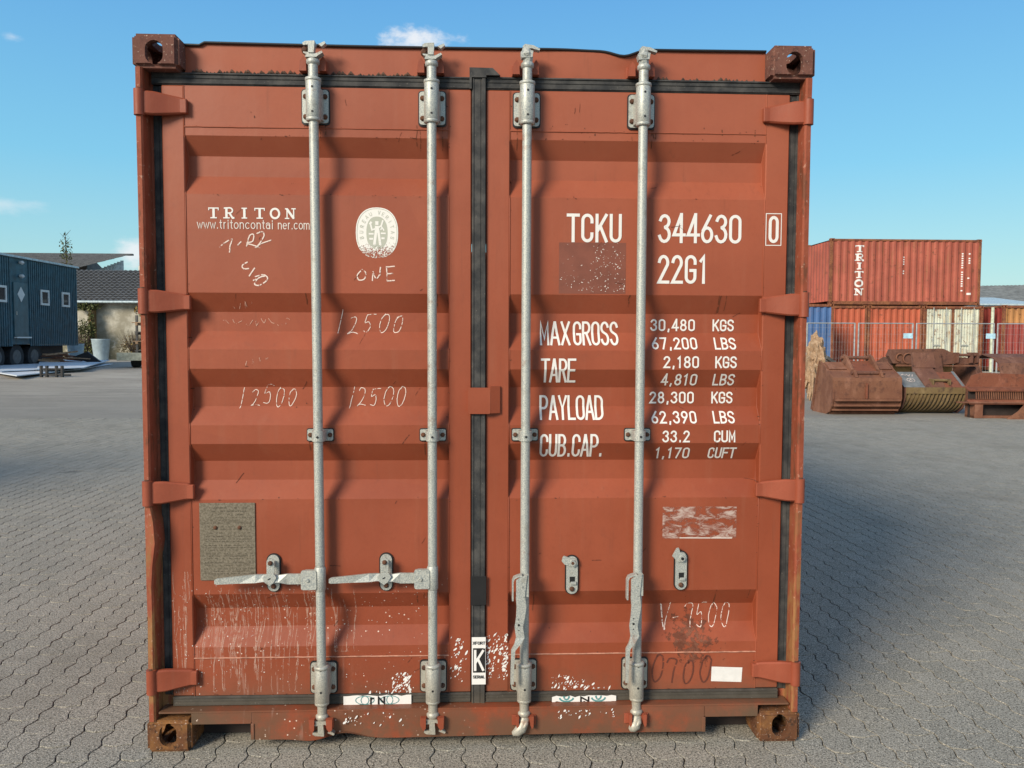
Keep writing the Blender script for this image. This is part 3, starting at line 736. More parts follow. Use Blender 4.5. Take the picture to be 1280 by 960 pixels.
def cam_end(x, z, up, kind, parent):
    """forged cam with its claws at a rod end; up=+1 top, -1 bottom"""
    mb = MB(); y = .016; u = up
    mb.tube([(x, y, z), (x, y, z+.052*u)], [.0172, .0172], 14, 0)
    mb.tube([(x, y, z+.042*u), (x, y, z+.047*u), (x, y, z+.058*u), (x, y, z+.064*u)], [.018, .0235, .0235, .018], 14, 0)
    zt = z+.064*u
    if kind == 'claw':
        pts = [(-.024, 0), (-.020, .010), (-.030, .014), (-.030, .018), (-.008, .016), (.012, .012), (.034, .022), (.038, .016), (.018, .003), (.016, 0)]
        mb.prism([(x+a, zt+b*u) for a, b in pts], 'y', y-.020, y+.014, 0)
        mb.prism([(x+a, zt+b*u) for a, b in [(-.012, .014), (.008, .014), (.010, .046), (-.012, .046)]], 'y', y-.024, y+.004, 0)
        mb.prism([(x+a, zt+b*u) for a, b in [(-.030, .040), (.010, .044), (.010, .056), (-.022, .054), (-.032, .048)]], 'y', y-.022, y+.016, 0)
        mb.prism([(x+a, zt+b*u) for a, b in [(.022, .046), (.044, .056), (.048, .050), (.034, .038)]], 'y', y-.016, y+.010, 0)
        mb.tube([(x-.026, y+.005, zt+.026*u), (x-.026, y-.014, zt+.026*u), (x-.026, y-.018, zt+.026*u)], [.013, .012, .006], 8, 1)
    elif up < 0:                                # lower ends of the right bars: forged hook sweeping to the lower left
        L_ = 1.0 if kind == 'bent' else .62
        P_ = [(x, y, zt+.006), (x+.001, y-.004, zt-.010), (x-.003*L_, y-.012, zt-.026), (x-.012*L_, y-.018, zt-.040*(.6+.4*L_)), (x-.028*L_, y-.020, zt-.052*(.6+.4*L_)), (x-.042*L_, y-.016, zt-.060*(.6+.4*L_))]
        mb.tube(P_, [.018, .022, .019, .021, .017, .009], 10, 0, True, True, .8)
        mb.tube([(x+.010, y-.014, zt-.012), (x+.006, y-.026, zt-.020), (x-.002, y-.030, zt-.032)], [.007, .010, .005], 7, 0, True, True)
    else:
        s = 1 if kind == 'bent' else -1
        mb.tube([(x, y, zt-.004*u), (x+.002*s, y-.003, zt+.014*u), (x-.004, y-.008, zt+.028*u), (x-.003*s, y-.008, zt+.044*u)], [.018, .019, .022, .016], 8, 0, True, False)
        mb.prism([(x+a, zt+b*u) for a, b in [(-.022, .010), (.016, .012), (.020, .034), (-.016, .040), (-.026, .028)]], 'y', y-.022, y+.010, 0)
        mb.prism([(x+a*(1 if up > 0 else -1), zt+b*u) for a, b in [(-.014, .036), (.012, .044), (.042, .036), (.044, .042), (.020, .054), (-.010, .058), (-.018, .050)]], 'y', y-.020, y+.006, 0)
        mb.cyl((x-.002, y-.019, zt+.022*u), (x-.002, y-.025, zt+.022*u), .009, .005, n=8, m=0)
    return mb.build('cam', [M['galv_dark'], M['bolt']], parent)
RX = [(-.591, -.581), (-.171, -.171), (.172, .170), (.593, .594)]
rod_labels = ['outer left locking bar with its lever latched flat across the data plate', 'inner left locking bar with its lever latched flat', 'inner right locking bar with its lever hanging down', 'outer right locking bar with its lever hanging down']
rods = []
for k, (xt, xb) in enumerate(RX):
    mb = MB(); mb.tube([(xt, .016, 2.452), (xb, .016, .176)], .0170, 18, 0)
    rod = mb.build('locking_bar', M['galv'], box, rod_labels[k]); rods.append(rod)
    lean = lambda z: xb+(xt-xb)*(z-.17)/2.28
    bot = 'bent' if k == 2 else 'nub'; bracket(xt, 2.300, 2.418, False, rod); bracket(xb, .197, .312, True, rod); guide(lean(1.17), 1.169, rod)
    if k < 2: cam_end(xt, 2.452, 1, 'claw', rod); cam_end(xb, .176, -1, 'claw', rod)
    else: cam_end(xt, 2.452, 1, 'bent' if k == 2 else 'nub', rod); cam_end(xb, .176, -1, bot, rod)
    # hub and lever
    if k < 2:
        x = lean(.642); mb = MB()
        mb.prism(rrect(x-.066, x-.010, .606, .678, .008), 'y', -.006, .004, 0)
        mb.prism(rrect(x-.060, x-.010, .610, .674, .008), 'y', .018, .026, 0)
        mb.cyl((x-.043, -.0062, .642), (x-.043, -.0115, .642), .0085, .006, n=10, m=1)
        mb.tube([(x, .016, .598), (x, .016, .602), (x, .016, .682), (x, .016, .686)], [.018, .0205, .0205, .018], 16, 0)
        mb.build('lever_hub', [M['galv'], M['galv_dark']], rod)
        mb = MB(); st = [(-.030, .0185, .643), (-.118, .019, .643), (-.150, .012, .645), (-.205, .011, .648), (-.232, .014, .647), (-.290, .013, .645), (-.368, .0105, .641), (-.376, .007, .640)]
        vs = []
        for i, (dx, hh, zc) in enumerate(st):
            tw = [0, 0, .5, .9, .45, 0, 0, 0][i]; yy_ = [.006, .006, .004, .004, .0, -.006, -.012, -.012][i]
            for a, b in ((-1, -1), (1, -1), (1, 1), (-1, 1)):
                dz = b*hh; dy = a*.005 + tw*b*.010; vs.append((x+dx, yy_+.006+dy, zc+dz))
        n_ = len(st)
        mb.add(vs, [(i*4+j, i*4+(j+1) % 4, (i+1)*4+(j+1) % 4, (i+1)*4+j) for i in range(n_-1) for j in range(4)] + [[0, 1, 2, 3], [(n_-1)*4+j for j in range(4)]])
        mb.build('lever', M['galv'], rod)
    else:
        x = lean(.62); mb = MB()
        # folded hub plate
        mb.prism([(x-.034, .576), (x-.002, .582), (x+.006, .662), (x-.016, .656), (x-.034, .644)], 'y', -.034, -.029, 0)
        for q_ in ribbon([(x-.046, .566), (x-.046, .638), (x-.041, .650), (x-.030, .655), (x-.012, .660)], .0055): mb.prism(list(q_), 'y', -.032, -.004, 0)
        mb.cyl((x-.012, -.0342, .620), (x-.012, -.0375, .620), .0045, .003, n=8, m=1)
        mb.prism([(x-.010, .584), (x+.012, .580), (x+.012, .660), (x-.006, .656)], 'y', -.028, .010, 0)
        mb.build('lever_hub', [M['galv'], M['galv_dark']], rod)
        mb = MB(); path = [(-.018, .580, .017), (-.014, .545, .018), (-.018, .505, .016), (-.024, .47, .015), (-.018, .43, .016), (-.030, .405, .010), (-.044, .385, .0075), (-.046, .34, .0065), (-.048, .29, .006), (-.048, .262, .006)]
        vs = []
        for i, (dx, zc, hw) in enumerate(path):
            yy_ = -.032 if i < 5 else -.034-.002*(i-5)
            for a, b in ((-1, -1), (1, -1), (1, 1), (-1, 1)): vs.append((x+dx+a*hw, yy_+b*(.0035 if i < 5 else .008), zc))
        n_ = len(path)
        mb.add(vs, [(i*4+j, i*4+(j+1) % 4, (i+1)*4+(j+1) % 4, (i+1)*4+j) for i in range(n_-1) for j in range(4)] + [[0, 1, 2, 3], [(n_-1)*4+j for j in range(4)]])
        for zc in (.498, .478, .458): mb.cyl((x-.024, -.0358, zc), (x-.024, -.0368, zc), .0045 if zc == .478 else .0022, n=8, m=1)
        mb.build('lever', [M['galv'], M['black']], rod)
# lever catches on the doors
for x, d, latched in ((-.762, dl, 1), (-.346, dl, 1), (.351, dr, 0), (.766, dr, 0)):
    mb = MB(); yb = YD+.002; z0, z1 = (.585, .722) if latched else (.565, .708) if x < .5 else (.577, .722)
    mb.prism(rrect(x-.026, x+.026, z0-.004, z1+.004, .025, 6), 'y', yb-.006, yb-.0005, 2)
    mb.prism(rrect(x-.0215, x+.0215, z0, z1, .021, 6), 'y', yb-.012, yb-.0062, 0)
    mb.tube([(x, yb-.0118, z0+.019), (x, yb-.017, z0+.019), (x, yb-.020, z0+.019)], [.010, .009, .005], 8, 1)
    if latched:
        mb.prism(rrect(x-.015, x+.013, .640, z1-.004, .012, 5), 'y', yb-.050, yb-.046, 0)
        mb.box(x-.010, x+.010, yb-.046, yb-.012, z1-.036, z1-.020, 0, .002)
        mb.tube([(x-.001, yb-.050, z1-.020), (x-.001, yb-.056, z1-.020), (x-.001, yb-.059, z1-.020)], [.009, .0085, .004], 8, 1)
        mb.prism([(x-.026, .652), (x-.010, .668), (x+.014, .668), (x+.024, .652), (x+.012, .632), (x-.002, .622), (x-.018, .634)], 'y', yb-.066, yb-.0605, 0)
        mb.prism([(x-.008, .646), (x+.002, .652), (x+.004, .648), (x-.006, .643)], 'y', yb-.0668, yb-.0655, 2)
    else:
        s = -1
        mb.prism([(x-.010, z1-.034), (x+.006, z1-.040), (x+.020, z1-.028), (x+.016, z1-.008), (x-.004, z1-.006), (x-.030, z1+.004), (x-.036, z1+.000), (x-.040, z1-.016), (x-.030, z1-.028)] if x < .5 else
                 [(x-.014, z1-.036), (x+.010, z1-.038), (x+.018, z1-.022), (x+.012, z1-.004), (x-.006, z1-.000), (x-.012, z1+.018), (x-.020, z1+.016), (x-.036, z1-.014), (x-.030, z1-.020)], 'y', yb-.020, yb-.0125, 0)
        mb.tube([(x+.001, yb-.0205, z1-.022), (x+.001, yb-.026, z1-.022)], [.013, .011], 10, 0)
        mb.cyl((x+.001, yb-.0262, z1-.022), (x+.001, yb-.0275, z1-.022), .006, n=8, m=1 if x < .5 else 2)
        mb.box(x-.009, x+.011, yb-.0128, yb-.0122, z0+.042, z0+.066, 2)
        mb.box(x-.006, x+.016, yb-.020, yb-.0129, z0+.036, z0+.048, 0, .002)
    mb.build('lever_catch', [M['galv_dark'], M['bolt'], M['black']], d)
# cam keepers welded to the header and sill
for k, (xt, xb) in enumerate(RX):
    x = xt; zc = 2.505; mb = MB()
    mb.box(x-.054, x+.044, .064, .0755, zc-.024, zc+.016, 0, .002)
    for dx, w_ in ((-.040, .013), (.030, .013)):
        mb.prism([(x+dx-w_, zc-.026), (x+dx+w_, zc-.026), (x+dx+w_*.9, zc+.012), (x+dx+w_*.2, zc+.026), (x+dx-w_*.7, zc+.010)], 'y', .030, .066, 0)
    mb.build('cam_keeper', M['hinge'], box)
    x = xb; zc = .100; mb = MB()
    mb.box(x-.046, x+.044, .004, .0135, zc-.018, zc+.020, 0, .002)
    for dx, w_ in (((-.034, .010), (.030, .012)) if k < 2 else ((-.026, .006), (.028, .007))):
        mb.prism([(x+dx-w_, zc+.022), (x+dx+w_, zc+.022), (x+dx+w_*.9, zc-.018), (x+dx, zc-.026), (x+dx-w_*.8, zc-.012)], 'y', -.012, .006, 0)
    mb.build('cam_keeper', M['hinge'], box)

# ------------------------------------------------------------------ marks on the doors
def letter(txt, x0, z0, x1, z1, wd, d, mat='white', gap=.38, lower=False, name='lettering', label=None):
    return decal(text_polys(txt, x0, z0, x1, z1, wd, gap=gap, lower=lower), name, M[mat], d, label)
letter('TCKU', .324, 1.883, .527, 1.988, .0112, dr, gap=.55, label='owner code TCKU in white condensed letters')
letter('344630', .664, 1.883, .976, 1.989, .0112, dr, gap=.5, label='white number 344630')
letter('0', 1.078, 1.886, 1.116, 1.986, .0112, dr, label='check digit 0 in a thin white frame')
fr = []
for a, b, c_, d_, l in ((1.0665, 1.876, 1.127, 1.879, 0), (1.0665, 1.993, 1.127, 1.996, 1), (1.0665, 1.879, 1.0695, 1.993, 2), (1.124, 1.879, 1.127, 1.993, 3)): fr += rectpoly(a, b, c_, d_, l)
decal(fr, 'check_digit_frame', M['white'], dr)
letter('22G1', .663, 1.733, .852, 1.839, .0112, dr, gap=.55)
letter('MAX', .227, 1.502, .342, 1.592, .0084, dr, gap=.46); letter('GROSS', .353, 1.502, .524, 1.592, .0084, dr, gap=.46)
letter('TARE', .231, 1.362, .362, 1.453, .0084, dr, gap=.40)
letter('PAYLOAD', .228, 1.222, .470, 1.313, .0084, dr, gap=.42)
letter('CUB.CAP.', .228, 1.080, .468, 1.170, .0084, dr, gap=.46)
for (t, u, zc, xa, xb) in (('30,480', 'KGS', 1.579, .648, .818), ('67,200', 'LBS', 1.510, .648, .820), ('2,180', 'KGS', 1.440, .690, .824), ('4,810', 'LBS', 1.373, .688, .824),
                       ('28,300', 'KGS', 1.304, .648, .818), ('62,390', 'LBS', 1.231, .650, .822), ('33.2', 'CUM', 1.160, .690, .794), ('1,170', 'CUFT', 1.094, .668, .800)):
    letter(t, xa, zc-.022, xb, zc+.023, .0062, dr, gap=.62); letter(u, .886 if u != 'CUFT' else .872, zc-.022, .968 if u != 'CUFT' else .978, zc+.023, .0062, dr, gap=.5)
# dark patch with scuffs
decal(rectgrid(.295, 1.694, .544, 1.882), 'faded_patch', M['patch'], dr, 'dark maroon rectangle left by a removed sticker', off=.0006)
random.seed(5)
def flake(x, z, s, el=1.0, ang=None):
    a = random.uniform(0, PI) if ang is None else ang+random.uniform(-.3, .3); n = random.randint(4, 6); out = []
    for k in range(n):
        t = 2*PI*k/n+random.uniform(-.3, .3); r = s*random.uniform(.5, 1); px, pz = r*el*math.cos(t), r*math.sin(t)
        out.append((x+px*math.cos(a)-pz*math.sin(a), z+px*math.sin(a)+pz*math.cos(a)))
    return out
def flakes(n, fn, name, mat, d, off=.0010, flat=None, label=None):
    pl = []
    for k in range(n):
        q = fn()
        if q: pl.append((q, k % 7))
    o = decal(pl, name, M[mat], d, label, off=off, flat=flat, step=.00005); o['kind'] = 'stuff'; return o
def scuff():
    t = random.random()
    if t < .5: x, z = .43+.09*random.random(), 1.86-.10*random.random(); x += random.gauss(0, .01); z += random.gauss(0, .012)
    elif t < .8: x, z = random.uniform(.30, .54), random.uniform(1.70, 1.76)
    else: x, z = random.uniform(.30, .54), random.uniform(1.70, 1.88)
    if not (.297 < x < .541 and 1.697 < z < 1.88): return None
    return flake(x, z, random.choice((.0008, .0012, .002)), random.uniform(1, 3))
flakes(170, scuff, 'scuff', 'white_soft', dr)
# brand block, top left
def serif(x, z, ch, w_, h, t, th, sl_=.0042):
    out = []; lay = 0
    def S(pts, wd):
        nonlocal lay; lay += 1
        for q in ribbon([(x+p[0]*w_, z+p[1]*h) for p in pts], wd): out.append((q, lay % 6))
    sv = sl_/2/h
    def foot(cx, y, q=.32): S([(cx-q, y), (cx+q, y)], sl_)
    if ch == 'T': S([(0, 1-sv), (1, 1-sv)], sl_); S([(.5, 0), (.5, 1)], t); foot(.5, sv); S([(.03, 1), (.03, .74)], sl_*.8); S([(.97, 1), (.97, .74)], sl_*.8)
    if ch == 'R': S([(.25, 0), (.25, 1)], t); foot(.25, sv); S([(0, 1-sv)] + [(p[0], p[1]) for p in arc(.55, .74, .3, .24, 90, -90)] + [(.25, .5)], sl_*1.25); S([(.55, .5), (.85, sv), (1.03, sv)], t*.8)
    if ch == 'I': S([(.5, 0), (.5, 1)], t); foot(.5, sv, .38); foot(.5, 1-sv, .38)
    if ch == 'O': S(arc(.5, .5, .42, .44, 0, 360, 18), t*.86)
    if ch == 'N': S([(.18, 0), (.18, 1)], sl_); S([(.84, 0), (.84, 1)], sl_); S([(.16, 1-sv), (.84, sv)], t); foot(.18, sv, .22); foot(.84, 1-sv, .22); foot(.12, 1-sv, .14)
    return out
def brand(x0, x1, z0, z1, word, vertical=False, t=.0085):
    out = []; n = len(word)
    for i, ch in enumerate(word):
        p = (x1-x0)/n; wid = p*.66*(.72 if ch == 'I' else 1); out += serif(x0+p*(i+.5)-wid/2, z0, ch, wid, z1-z0, t, 0)
    return out
decal(brand(-.990, -.660, 1.958, 1.997, 'TRITON'), 'lettering', M['white'], dl, 'white slab serif TRITON lettering')
letter('www.tritoncontai', -1.023, 1.922, -.748, 1.953, .0030, dl, 'white_soft', gap=.30, lower=True); letter('ner.com', -.734, 1.922, -.618, 1.953, .0030, dl, 'white_soft', gap=.30, lower=True)
def chalk(strokes, x0, z0, x1, z1, wd, d, mat='chalk', name='chalk_writing', jit=.003, label=None):
    pl = []; lay = 0
    for s in strokes:
        # smooth the stroke
        P = [Vector((x0+(x1-x0)*p[0], z0+(z1-z0)*p[1])) for p in s]; out = []
        for i in range(len(P)-1):
            p0, p1, p2, p3 = P[max(0, i-1)], P[i], P[i+1], P[min(len(P)-1, i+2)]
            for k in range(5):
                t = k/5; out.append(.5*((2*p1)+(p2-p0)*t+(2*p0-5*p1+4*p2-p3)*t*t+(3*p1-p0-3*p2+p3)*t**3))
        out.append(P[-1]); lay += 1
        for q in ribbon([tuple(v+Vector((random.gauss(0, jit*.1), random.gauss(0, jit*.1)))) for v in out], wd, 0): pl.append((q, lay % 6))
    return decal(pl, name, M[mat], d, label)
D_1 = lambda x: [[(x+.02, 1), (x, 0)]]
def num(txt, mat, x0, z0, x1, z1, wd, d, slant=.25):
    st = []; n = len(txt); w_ = 1/n
    for i, ch in enumerate(txt):
        g_ = {'1': [[(.55, 1.05), (.3, -.1)]], '2': [[(.0, .85), (.25, 1), (.55, .95), (.6, .7), (.3, .25), (-.05, .02), (.35, .1), (.85, .05)]],
              '5': [[(.25, .95), (.1, .55), (.45, .62), (.6, .35), (.4, .05), (.05, .1)], [(.25, .95), (.6, 1.0), (1.0, .98)]],
              '0': [[(.5, 1), (.2, .75), (.1, .3), (.3, .02), (.65, .15), (.85, .6), (.8, .92), (.5, 1), (.35, .9)]],
              '7': [[(.0, .85), (.25, 1), (.75, .95), (.6, .5), (.5, .0)]], '-': [[(.1, .45), (.8, .5)]], 'V': [[(0, 1), (.25, .1), (.4, 0), (.55, .3), (1, 1.05)], [(.05, .95), (.3, .05), (.45, .05)]]}[ch]
        jx, jz, js = random.gauss(0, .05), random.gauss(0, .04), random.uniform(.88, 1.08)
        for s in g_: st.append([((i+.08+jx+.84*js*p[0]+slant*(p[1]-.5)*.6+random.gauss(0, .022))*w_, jz+p[1]*js+random.gauss(0, .022)) for p in s])
    return chalk(st, x0, z0, x1, z1, wd, d, mat)
num('12500', 'chalk', -.895, 1.273, -.672, 1.345, .0026, dl); num('12500', 'chalk', -.500, 1.273, -.272, 1.343, .0026, dl); num('12500', 'chalk', -.540, 1.546, -.276, 1.618, .0028, dl)
num('V-7500', 'chalk', .700, .415, .975, .505, .0028, dr, .1)
num('0700', 'marker', .655, .210, .900, .308, .0060, dr, .1)
chalk([[(0, .25), (.12, .5), (.24, .62), (.20, .3), (.19, 0)], [(.34, .35), (.42, .52)], [(.52, .3), (.58, .8), (.66, .85), (.64, .55), (.52, .45), (.66, .35), (.8, .22)],
       [(.72, .9), (.82, 1), (.86, .8), (.76, .4), (.70, .25), (.82, .45), (1, .6)]], -.943, 1.835, -.757, 1.912, .0042, dl)
chalk([[(.25, 1), (.05, .85), (.1, .7), (.3, .72)], [(.52, .75), (.3, .38)], [(.5, .35), (.85, .45), (1, .25), (.7, .0), (.5, .05), (.65, .3), (.9, .4)], [(.45, .2), (.6, .3)]], -.867, 1.718, -.772, 1.802, .0045, dl)
chalk([[(.12, .75), (.0, .4), (.05, .1), (.2, .2), (.22, .6), (.12, .78)], [(.40, .05), (.42, .7)], [(.42, .65), (.5, .2), (.6, .5), (.62, .95)], [(.62, .95), (.60, .4)], [(.78, .95), (.8, .05)], [(.76, .95), (1, 1)], [(.8, .5), (.97, .55)], [(.8, .06), (1, .1)]],
      -.447, 1.733, -.310, 1.790, .0042, dl)
random.seed(21)
for (a, b, c_, d_, n_) in ((-.95, 1.57, -.70, 1.60, 9), (-.91, 1.63, -.82, 1.66, 4), (-.86, 1.425, -.76, 1.455, 4)):   # ghosts of old chalk
    st = []
    for k in range(n_):
        u = k/n_; st.append([(u+random.uniform(0, .05), random.random()), (u+.05, random.random()), (u+.07+random.uniform(0, .04), random.random())])
    chalk(st, a, b, c_, d_, .002, dl, 'chalk_faint')
# oval inspection seal
SX, SZ, SA, SB = -.374, 1.911, .077, .092
def oval(a, b, n=40, e=2.35): return [(SX+a*math.copysign(abs(math.cos(t))**(2/e), math.cos(t)), SZ+b*math.copysign(abs(math.sin(t))**(2/e), math.sin(t))) for t in [2*PI*k/n for k in range(n)]]
def ring_cells(a, b, lo=-1.0):
    o = oval(a, b); return o
m = Mat('worn_white_seal_print', .6, 0, .3); z = m.axis(2); n = m.noise(190, 3, .8)
wear = m.math('ADD', n, m.step(z, SZ-.005, SZ-.085, 0, .27)); m.color((.80, .79, .74)); m.alpha(m.step(wear, .76, .70)); M['seal'] = m.mat
m = Mat('worn_grey_seal_print', .6, 0, .3); z = m.axis(2); n = m.noise(160, 4, .7)
wear = m.math('ADD', n, m.step(z, SZ-.01, SZ-.075, 0, .30)); m.color((.46, .48, .40)); m.alpha(m.step(wear, .76, .70)); M['seal2'] = m.mat
seal = decal([(oval(SA, SB), 0)], 'inspection_seal', M['seal'], dl, 'white oval inspection seal, worn away at the bottom')
decal([(oval(SA*.50, SB*.64), 0)], 'seal_centre', M['seal2'], dl, off=.0012)
ob = oval(SA*.93, SB*.94); ob2 = oval(SA*.955, SB*.96)
decal([([ob[i], ob[(i+1) % 40], ob2[(i+1) % 40], ob2[i]], 0) for i in range(40)], 'seal_ring', M['seal2'], dl, off=.0013)
pl = []                                      # ring text
word = 'BUREAU VERITAS'
for i, ch in enumerate(word):
    if ch == ' ': continue
    t = PI + .25 - (PI+.5)*(i/(len(word)-1)); cx, cz = SX+SA*.74*math.cos(t), SZ+SB*.80*math.sin(t); tt = t-PI/2
    for quad, l in text_polys(ch, -.0045, -.007, .0045, .007, .0016):
        pl.append(([(cx+p[0]*math.cos(tt)-p[1]*math.sin(tt), cz+p[0]*math.sin(tt)+p[1]*math.cos(tt)) for p in quad], l))
decal(pl, 'seal_text', M['seal2'], dl, off=.0014)
pl = []
for s, wd in (([(-.010, -.045), (-.004, 0), (-.002, .025)], .010), ([(.012, -.045), (.006, 0), (.002, .025)], .009), ([(0, .028), (0, .042)], .012), ([(-.004, .015), (-.018, .010), (-.024, .034)], .006), ([(.004, .018), (.016, .026), (.022, .046)], .006),
              ([(-.030, -.004), (-.012, -.004)], .006), ([(.014, -.002), (.032, -.002)], .006), ([(.014, .010), (.018, .020), (.026, .008)], .005), ([(-.026, .030), (-.020, .040)], .008), ([(-.028, -.022), (-.014, -.022)], .007), ([(.016, -.020), (.028, -.020)], .007)):
    for q in ribbon([(SX+p[0], SZ+p[1]) for p in s], wd): pl.append((q, len(pl) % 6))
decal(pl, 'seal_figure', M['seal'], dl, off=.0016)
# data plate with faint engraved rows
mb = MB(); mb.box(-1.032, -.829, YD-.0025, YD+.001, .626, .916, 0, .0008)
plate_m = Mat('weathered_data_plate', .7, .2, .3); n = plate_m.noise(120, 4, .7); n2 = plate_m.noise(12, 4)
plate_m.color(plate_m.mix(plate_m.step(n, .35, .65), (.135, .118, .085), (.235, .205, .155))); plate_m.bump(n, .4, .001)
M['plate'] = plate_m.mat; M['engrave'] = print_mat('engraved_line', (.10, .085, .062), .50)
plate = mb.build('data_plate', M['plate'], dl, 'square weathered metal data plate with faded engraved text')
random.seed(3); pl = []
z_ = .900
row = 0
while z_ > .650:
    hh = .0045 if row in (0, 1, 2) else .003
    x = -1.018 + (.02 if row < 3 else 0) + random.uniform(0, .01); xe = -.842-(.02 if row < 3 else 0)
    while x < xe:
        wl = random.uniform(.003, .013)
        if random.random() < .84: pl.append(([(x, z_-hh), (x+wl, z_-hh), (x+wl, z_), (x, z_)], 0))
        x += wl+random.uniform(.0015, .006)
    z_ -= hh+random.choice((.006, .008, .011)); row += 1
for zz_ in (.845, .792, .748, .718, .69): pl.append(([(-1.026, zz_), (-.835, zz_), (-.835, zz_+.0012), (-1.026, zz_+.0012)], 1))
decal(pl, 'engraving', M['engrave'], dl, off=.0006, flat=YD-.0025)
mb = MB()
for x in (-.974, -.886): mb.tube([(x, YD-.0026, .824), (x, YD-.006, .824), (x, YD-.008, .824)], [.0075, .007, .003], 10, 0)
mb.build('plate_rivet', M['bolt'], dl)
# peeled clear sticker remains, white label
m = Mat('torn_film_sticker', .35, 0, .5); n = m.noise(24, 6, .7, stretch=(.7, 1, 1.5), dist=.6); n2 = m.noise(90, 4, .7)
m.color(m.mix(m.step(n, .48, .66), (.33, .14, .10), (.62, .50, .44))); m.alpha(m.math('MULTIPLY', m.step(m.math('MULTIPLY_ADD', n2, .25, n), .56, .66), .8)); m.bump(n, .5, .004); M['film'] = m.mat
decal(rectgrid(.695, .772, .978, .893), 'torn_sticker', M['film'], dr, 'remains of a torn transparent sticker')
decal([([(.760, .772), (.962, .770), (.964, .7735), (.762, .7755)], 1)], 'torn_sticker_edge', M['white_soft'], dr)
decal([([(.891, .216), (1.009, .211), (1.012, .268), (.893, .273)], 0)], 'label_sticker', simple('pale_label_paper', (.76, .75, .72), .7, 0, .05, 30), dr, 'small blank white label', off=.0012)
# stickers across the gaskets
yb_l = .0505; yb_r = .0483; yc = .0465
def torn(x0, z0, x1, z1, n=14, j=.004):
    top = [(x1-(x1-x0)*i/n, z1+random.uniform(-j, j)*.7) for i in range(n+1)]; bot = [(x0+(x1-x0)*i/n, z0+random.uniform(-j, j)) for i in range(n+1)]
    return [([bot[i], bot[i+1], top[n-1-i], top[n-i]], 0) for i in range(n)]
decal(torn(-.508, .148, -.254, .183), 'gasket_sticker', M['sticker'], dl, 'torn white sticker on the bottom gasket', flat=yb_l)
decal(torn(.278, .148, .523, .170, 14, .006), 'gasket_sticker', M['sticker'], dr, 'torn white sticker with teal print on the bottom gasket', flat=yb_r)
pl = []
for s in (arc(-.428, .166, .035, .016, 0, 360, 14), arc(-.428, .166, .015, .016, 0, 360, 10), arc(-.335, .166, .035, .016, 0, 360, 14), arc(-.335, .166, .012, .016, 0, 360, 10)):
    for q in ribbon(s, .0025): pl.append((q, len(pl) % 5))
decal(pl, 'sticker_print', M['teal'], dl, flat=yb_l-.001)
pl = text_polys('r', -.412, .150, -.388, .186, .006) + text_polys('N', -.380, .150, -.352, .180, .007)
decal([(q, l) for q, l in pl], 'sticker_print', M['ink'], dl, flat=yb_l-.0015)
pl = []
for cx in (.333, .455):
    for s in (arc(cx, .165, .026, .014, 180, 360, 8), arc(cx, .172, .010, .014, 180, 360, 6)):
        for q in ribbon(s, .006): pl.append((q, len(pl) % 5))
decal(pl, 'sticker_print', M['teal'], dr, flat=yb_r-.001)
decal(text_polys('N', .385, .148, .420, .170, .006), 'sticker_print', M['ink'], dr, flat=yb_r-.0015)
def res(cx0, cx1, cz0, cz1, dens):
    def f():
        x, z = random.uniform(cx0, cx1), random.uniform(cz0, cz1)
        u = (x-cx0)/(cx1-cx0); v = (z-cz0)/(cz1-cz0)
        if random.random() > dens(u, v): return None
        return flake(x, z, random.choice((.0012, .0018, .0028, .0048)), random.uniform(1, 3), 1.0)
    return f
flakes(420, res(-.44, -.255, .188, .262, lambda u, v: max(0, .95*u - .9*v*(1.2-u) - .05)), 'sticker_residue', 'sticker', dl)
flakes(260, res(.278, .50, .19, .245, lambda u, v: max(0, .55-.7*v*u-.25*u)), 'sticker_residue', 'sticker', dr)
flakes(60, res(-.50, -.27, .085, .135, lambda u, v: .8 if (u < .35) else .25), 'sticker_residue', 'sticker', sill, flat=.0105)
flakes(50, res(.28, .52, .105, .135, lambda u, v: .5), 'sticker_residue', 'sticker', sill, flat=.0105)
flakes(150, res(-.108, -.040, .23, .40, lambda u, v: .8 if abs(u-.45) < .2 else .12), 'sticker_residue', 'sticker', dl)
flakes(330, res(.030, .110, .235, .41, lambda u, v: .75 if (u < .15 or (u > .75 and v < .75)) or abs(u-v) < .12 else .2), 'sticker_residue', 'sticker', dr)
random.seed(17)
m = Mat('thin_white_run', .7, 0, .3); n = m.noise(60, 3, .6); m.color((.70, .48, .38)); m.alpha(m.math('MULTIPLY', m.step(n, .35, .6), .34)); M['run'] = m.mat
def runs(xa, xb, n_, za, zb):
    st = []
    for k in range(n_):
        x = random.uniform(xa, xb); z = za-random.random()**2*.25; L_ = random.uniform(.06, .34); p = []; q = x
        for j in range(9): q += random.gauss(0, .0030); p.append((q, max(zb, z-L_*j/8)))
        st.append(p)
    for s_ in st:
        pl_ = [(quad, (i_ % 3)*.3+len(out_) % 7) for i_, quad in enumerate(ribbon(s_, random.uniform(.0018, .0042)))]
        out_.extend(pl_)
out_ = []; runs(-1.045, -.62, 74, .60, .2); runs(-.56, -.46, 9, .60, .35)
decal(out_, 'white_run', M['run'], dl, step=.00004)['kind'] = 'stuff'
out_ = []; runs(-1.135, -1.07, 10, .66, .2)
decal(out_, 'white_run', M['run'], dl, step=.00004)['kind'] = 'stuff'
def fl2():
    x = -1.13 + .95*random.random()**1.3; z = .19+.44*random.random()
    return flake(x, z, random.choice((.0010, .0014, .0018, .0026)), random.uniform(1, 1.5))
flakes(280, fl2, 'paint_fleck', 'white_soft', dl)
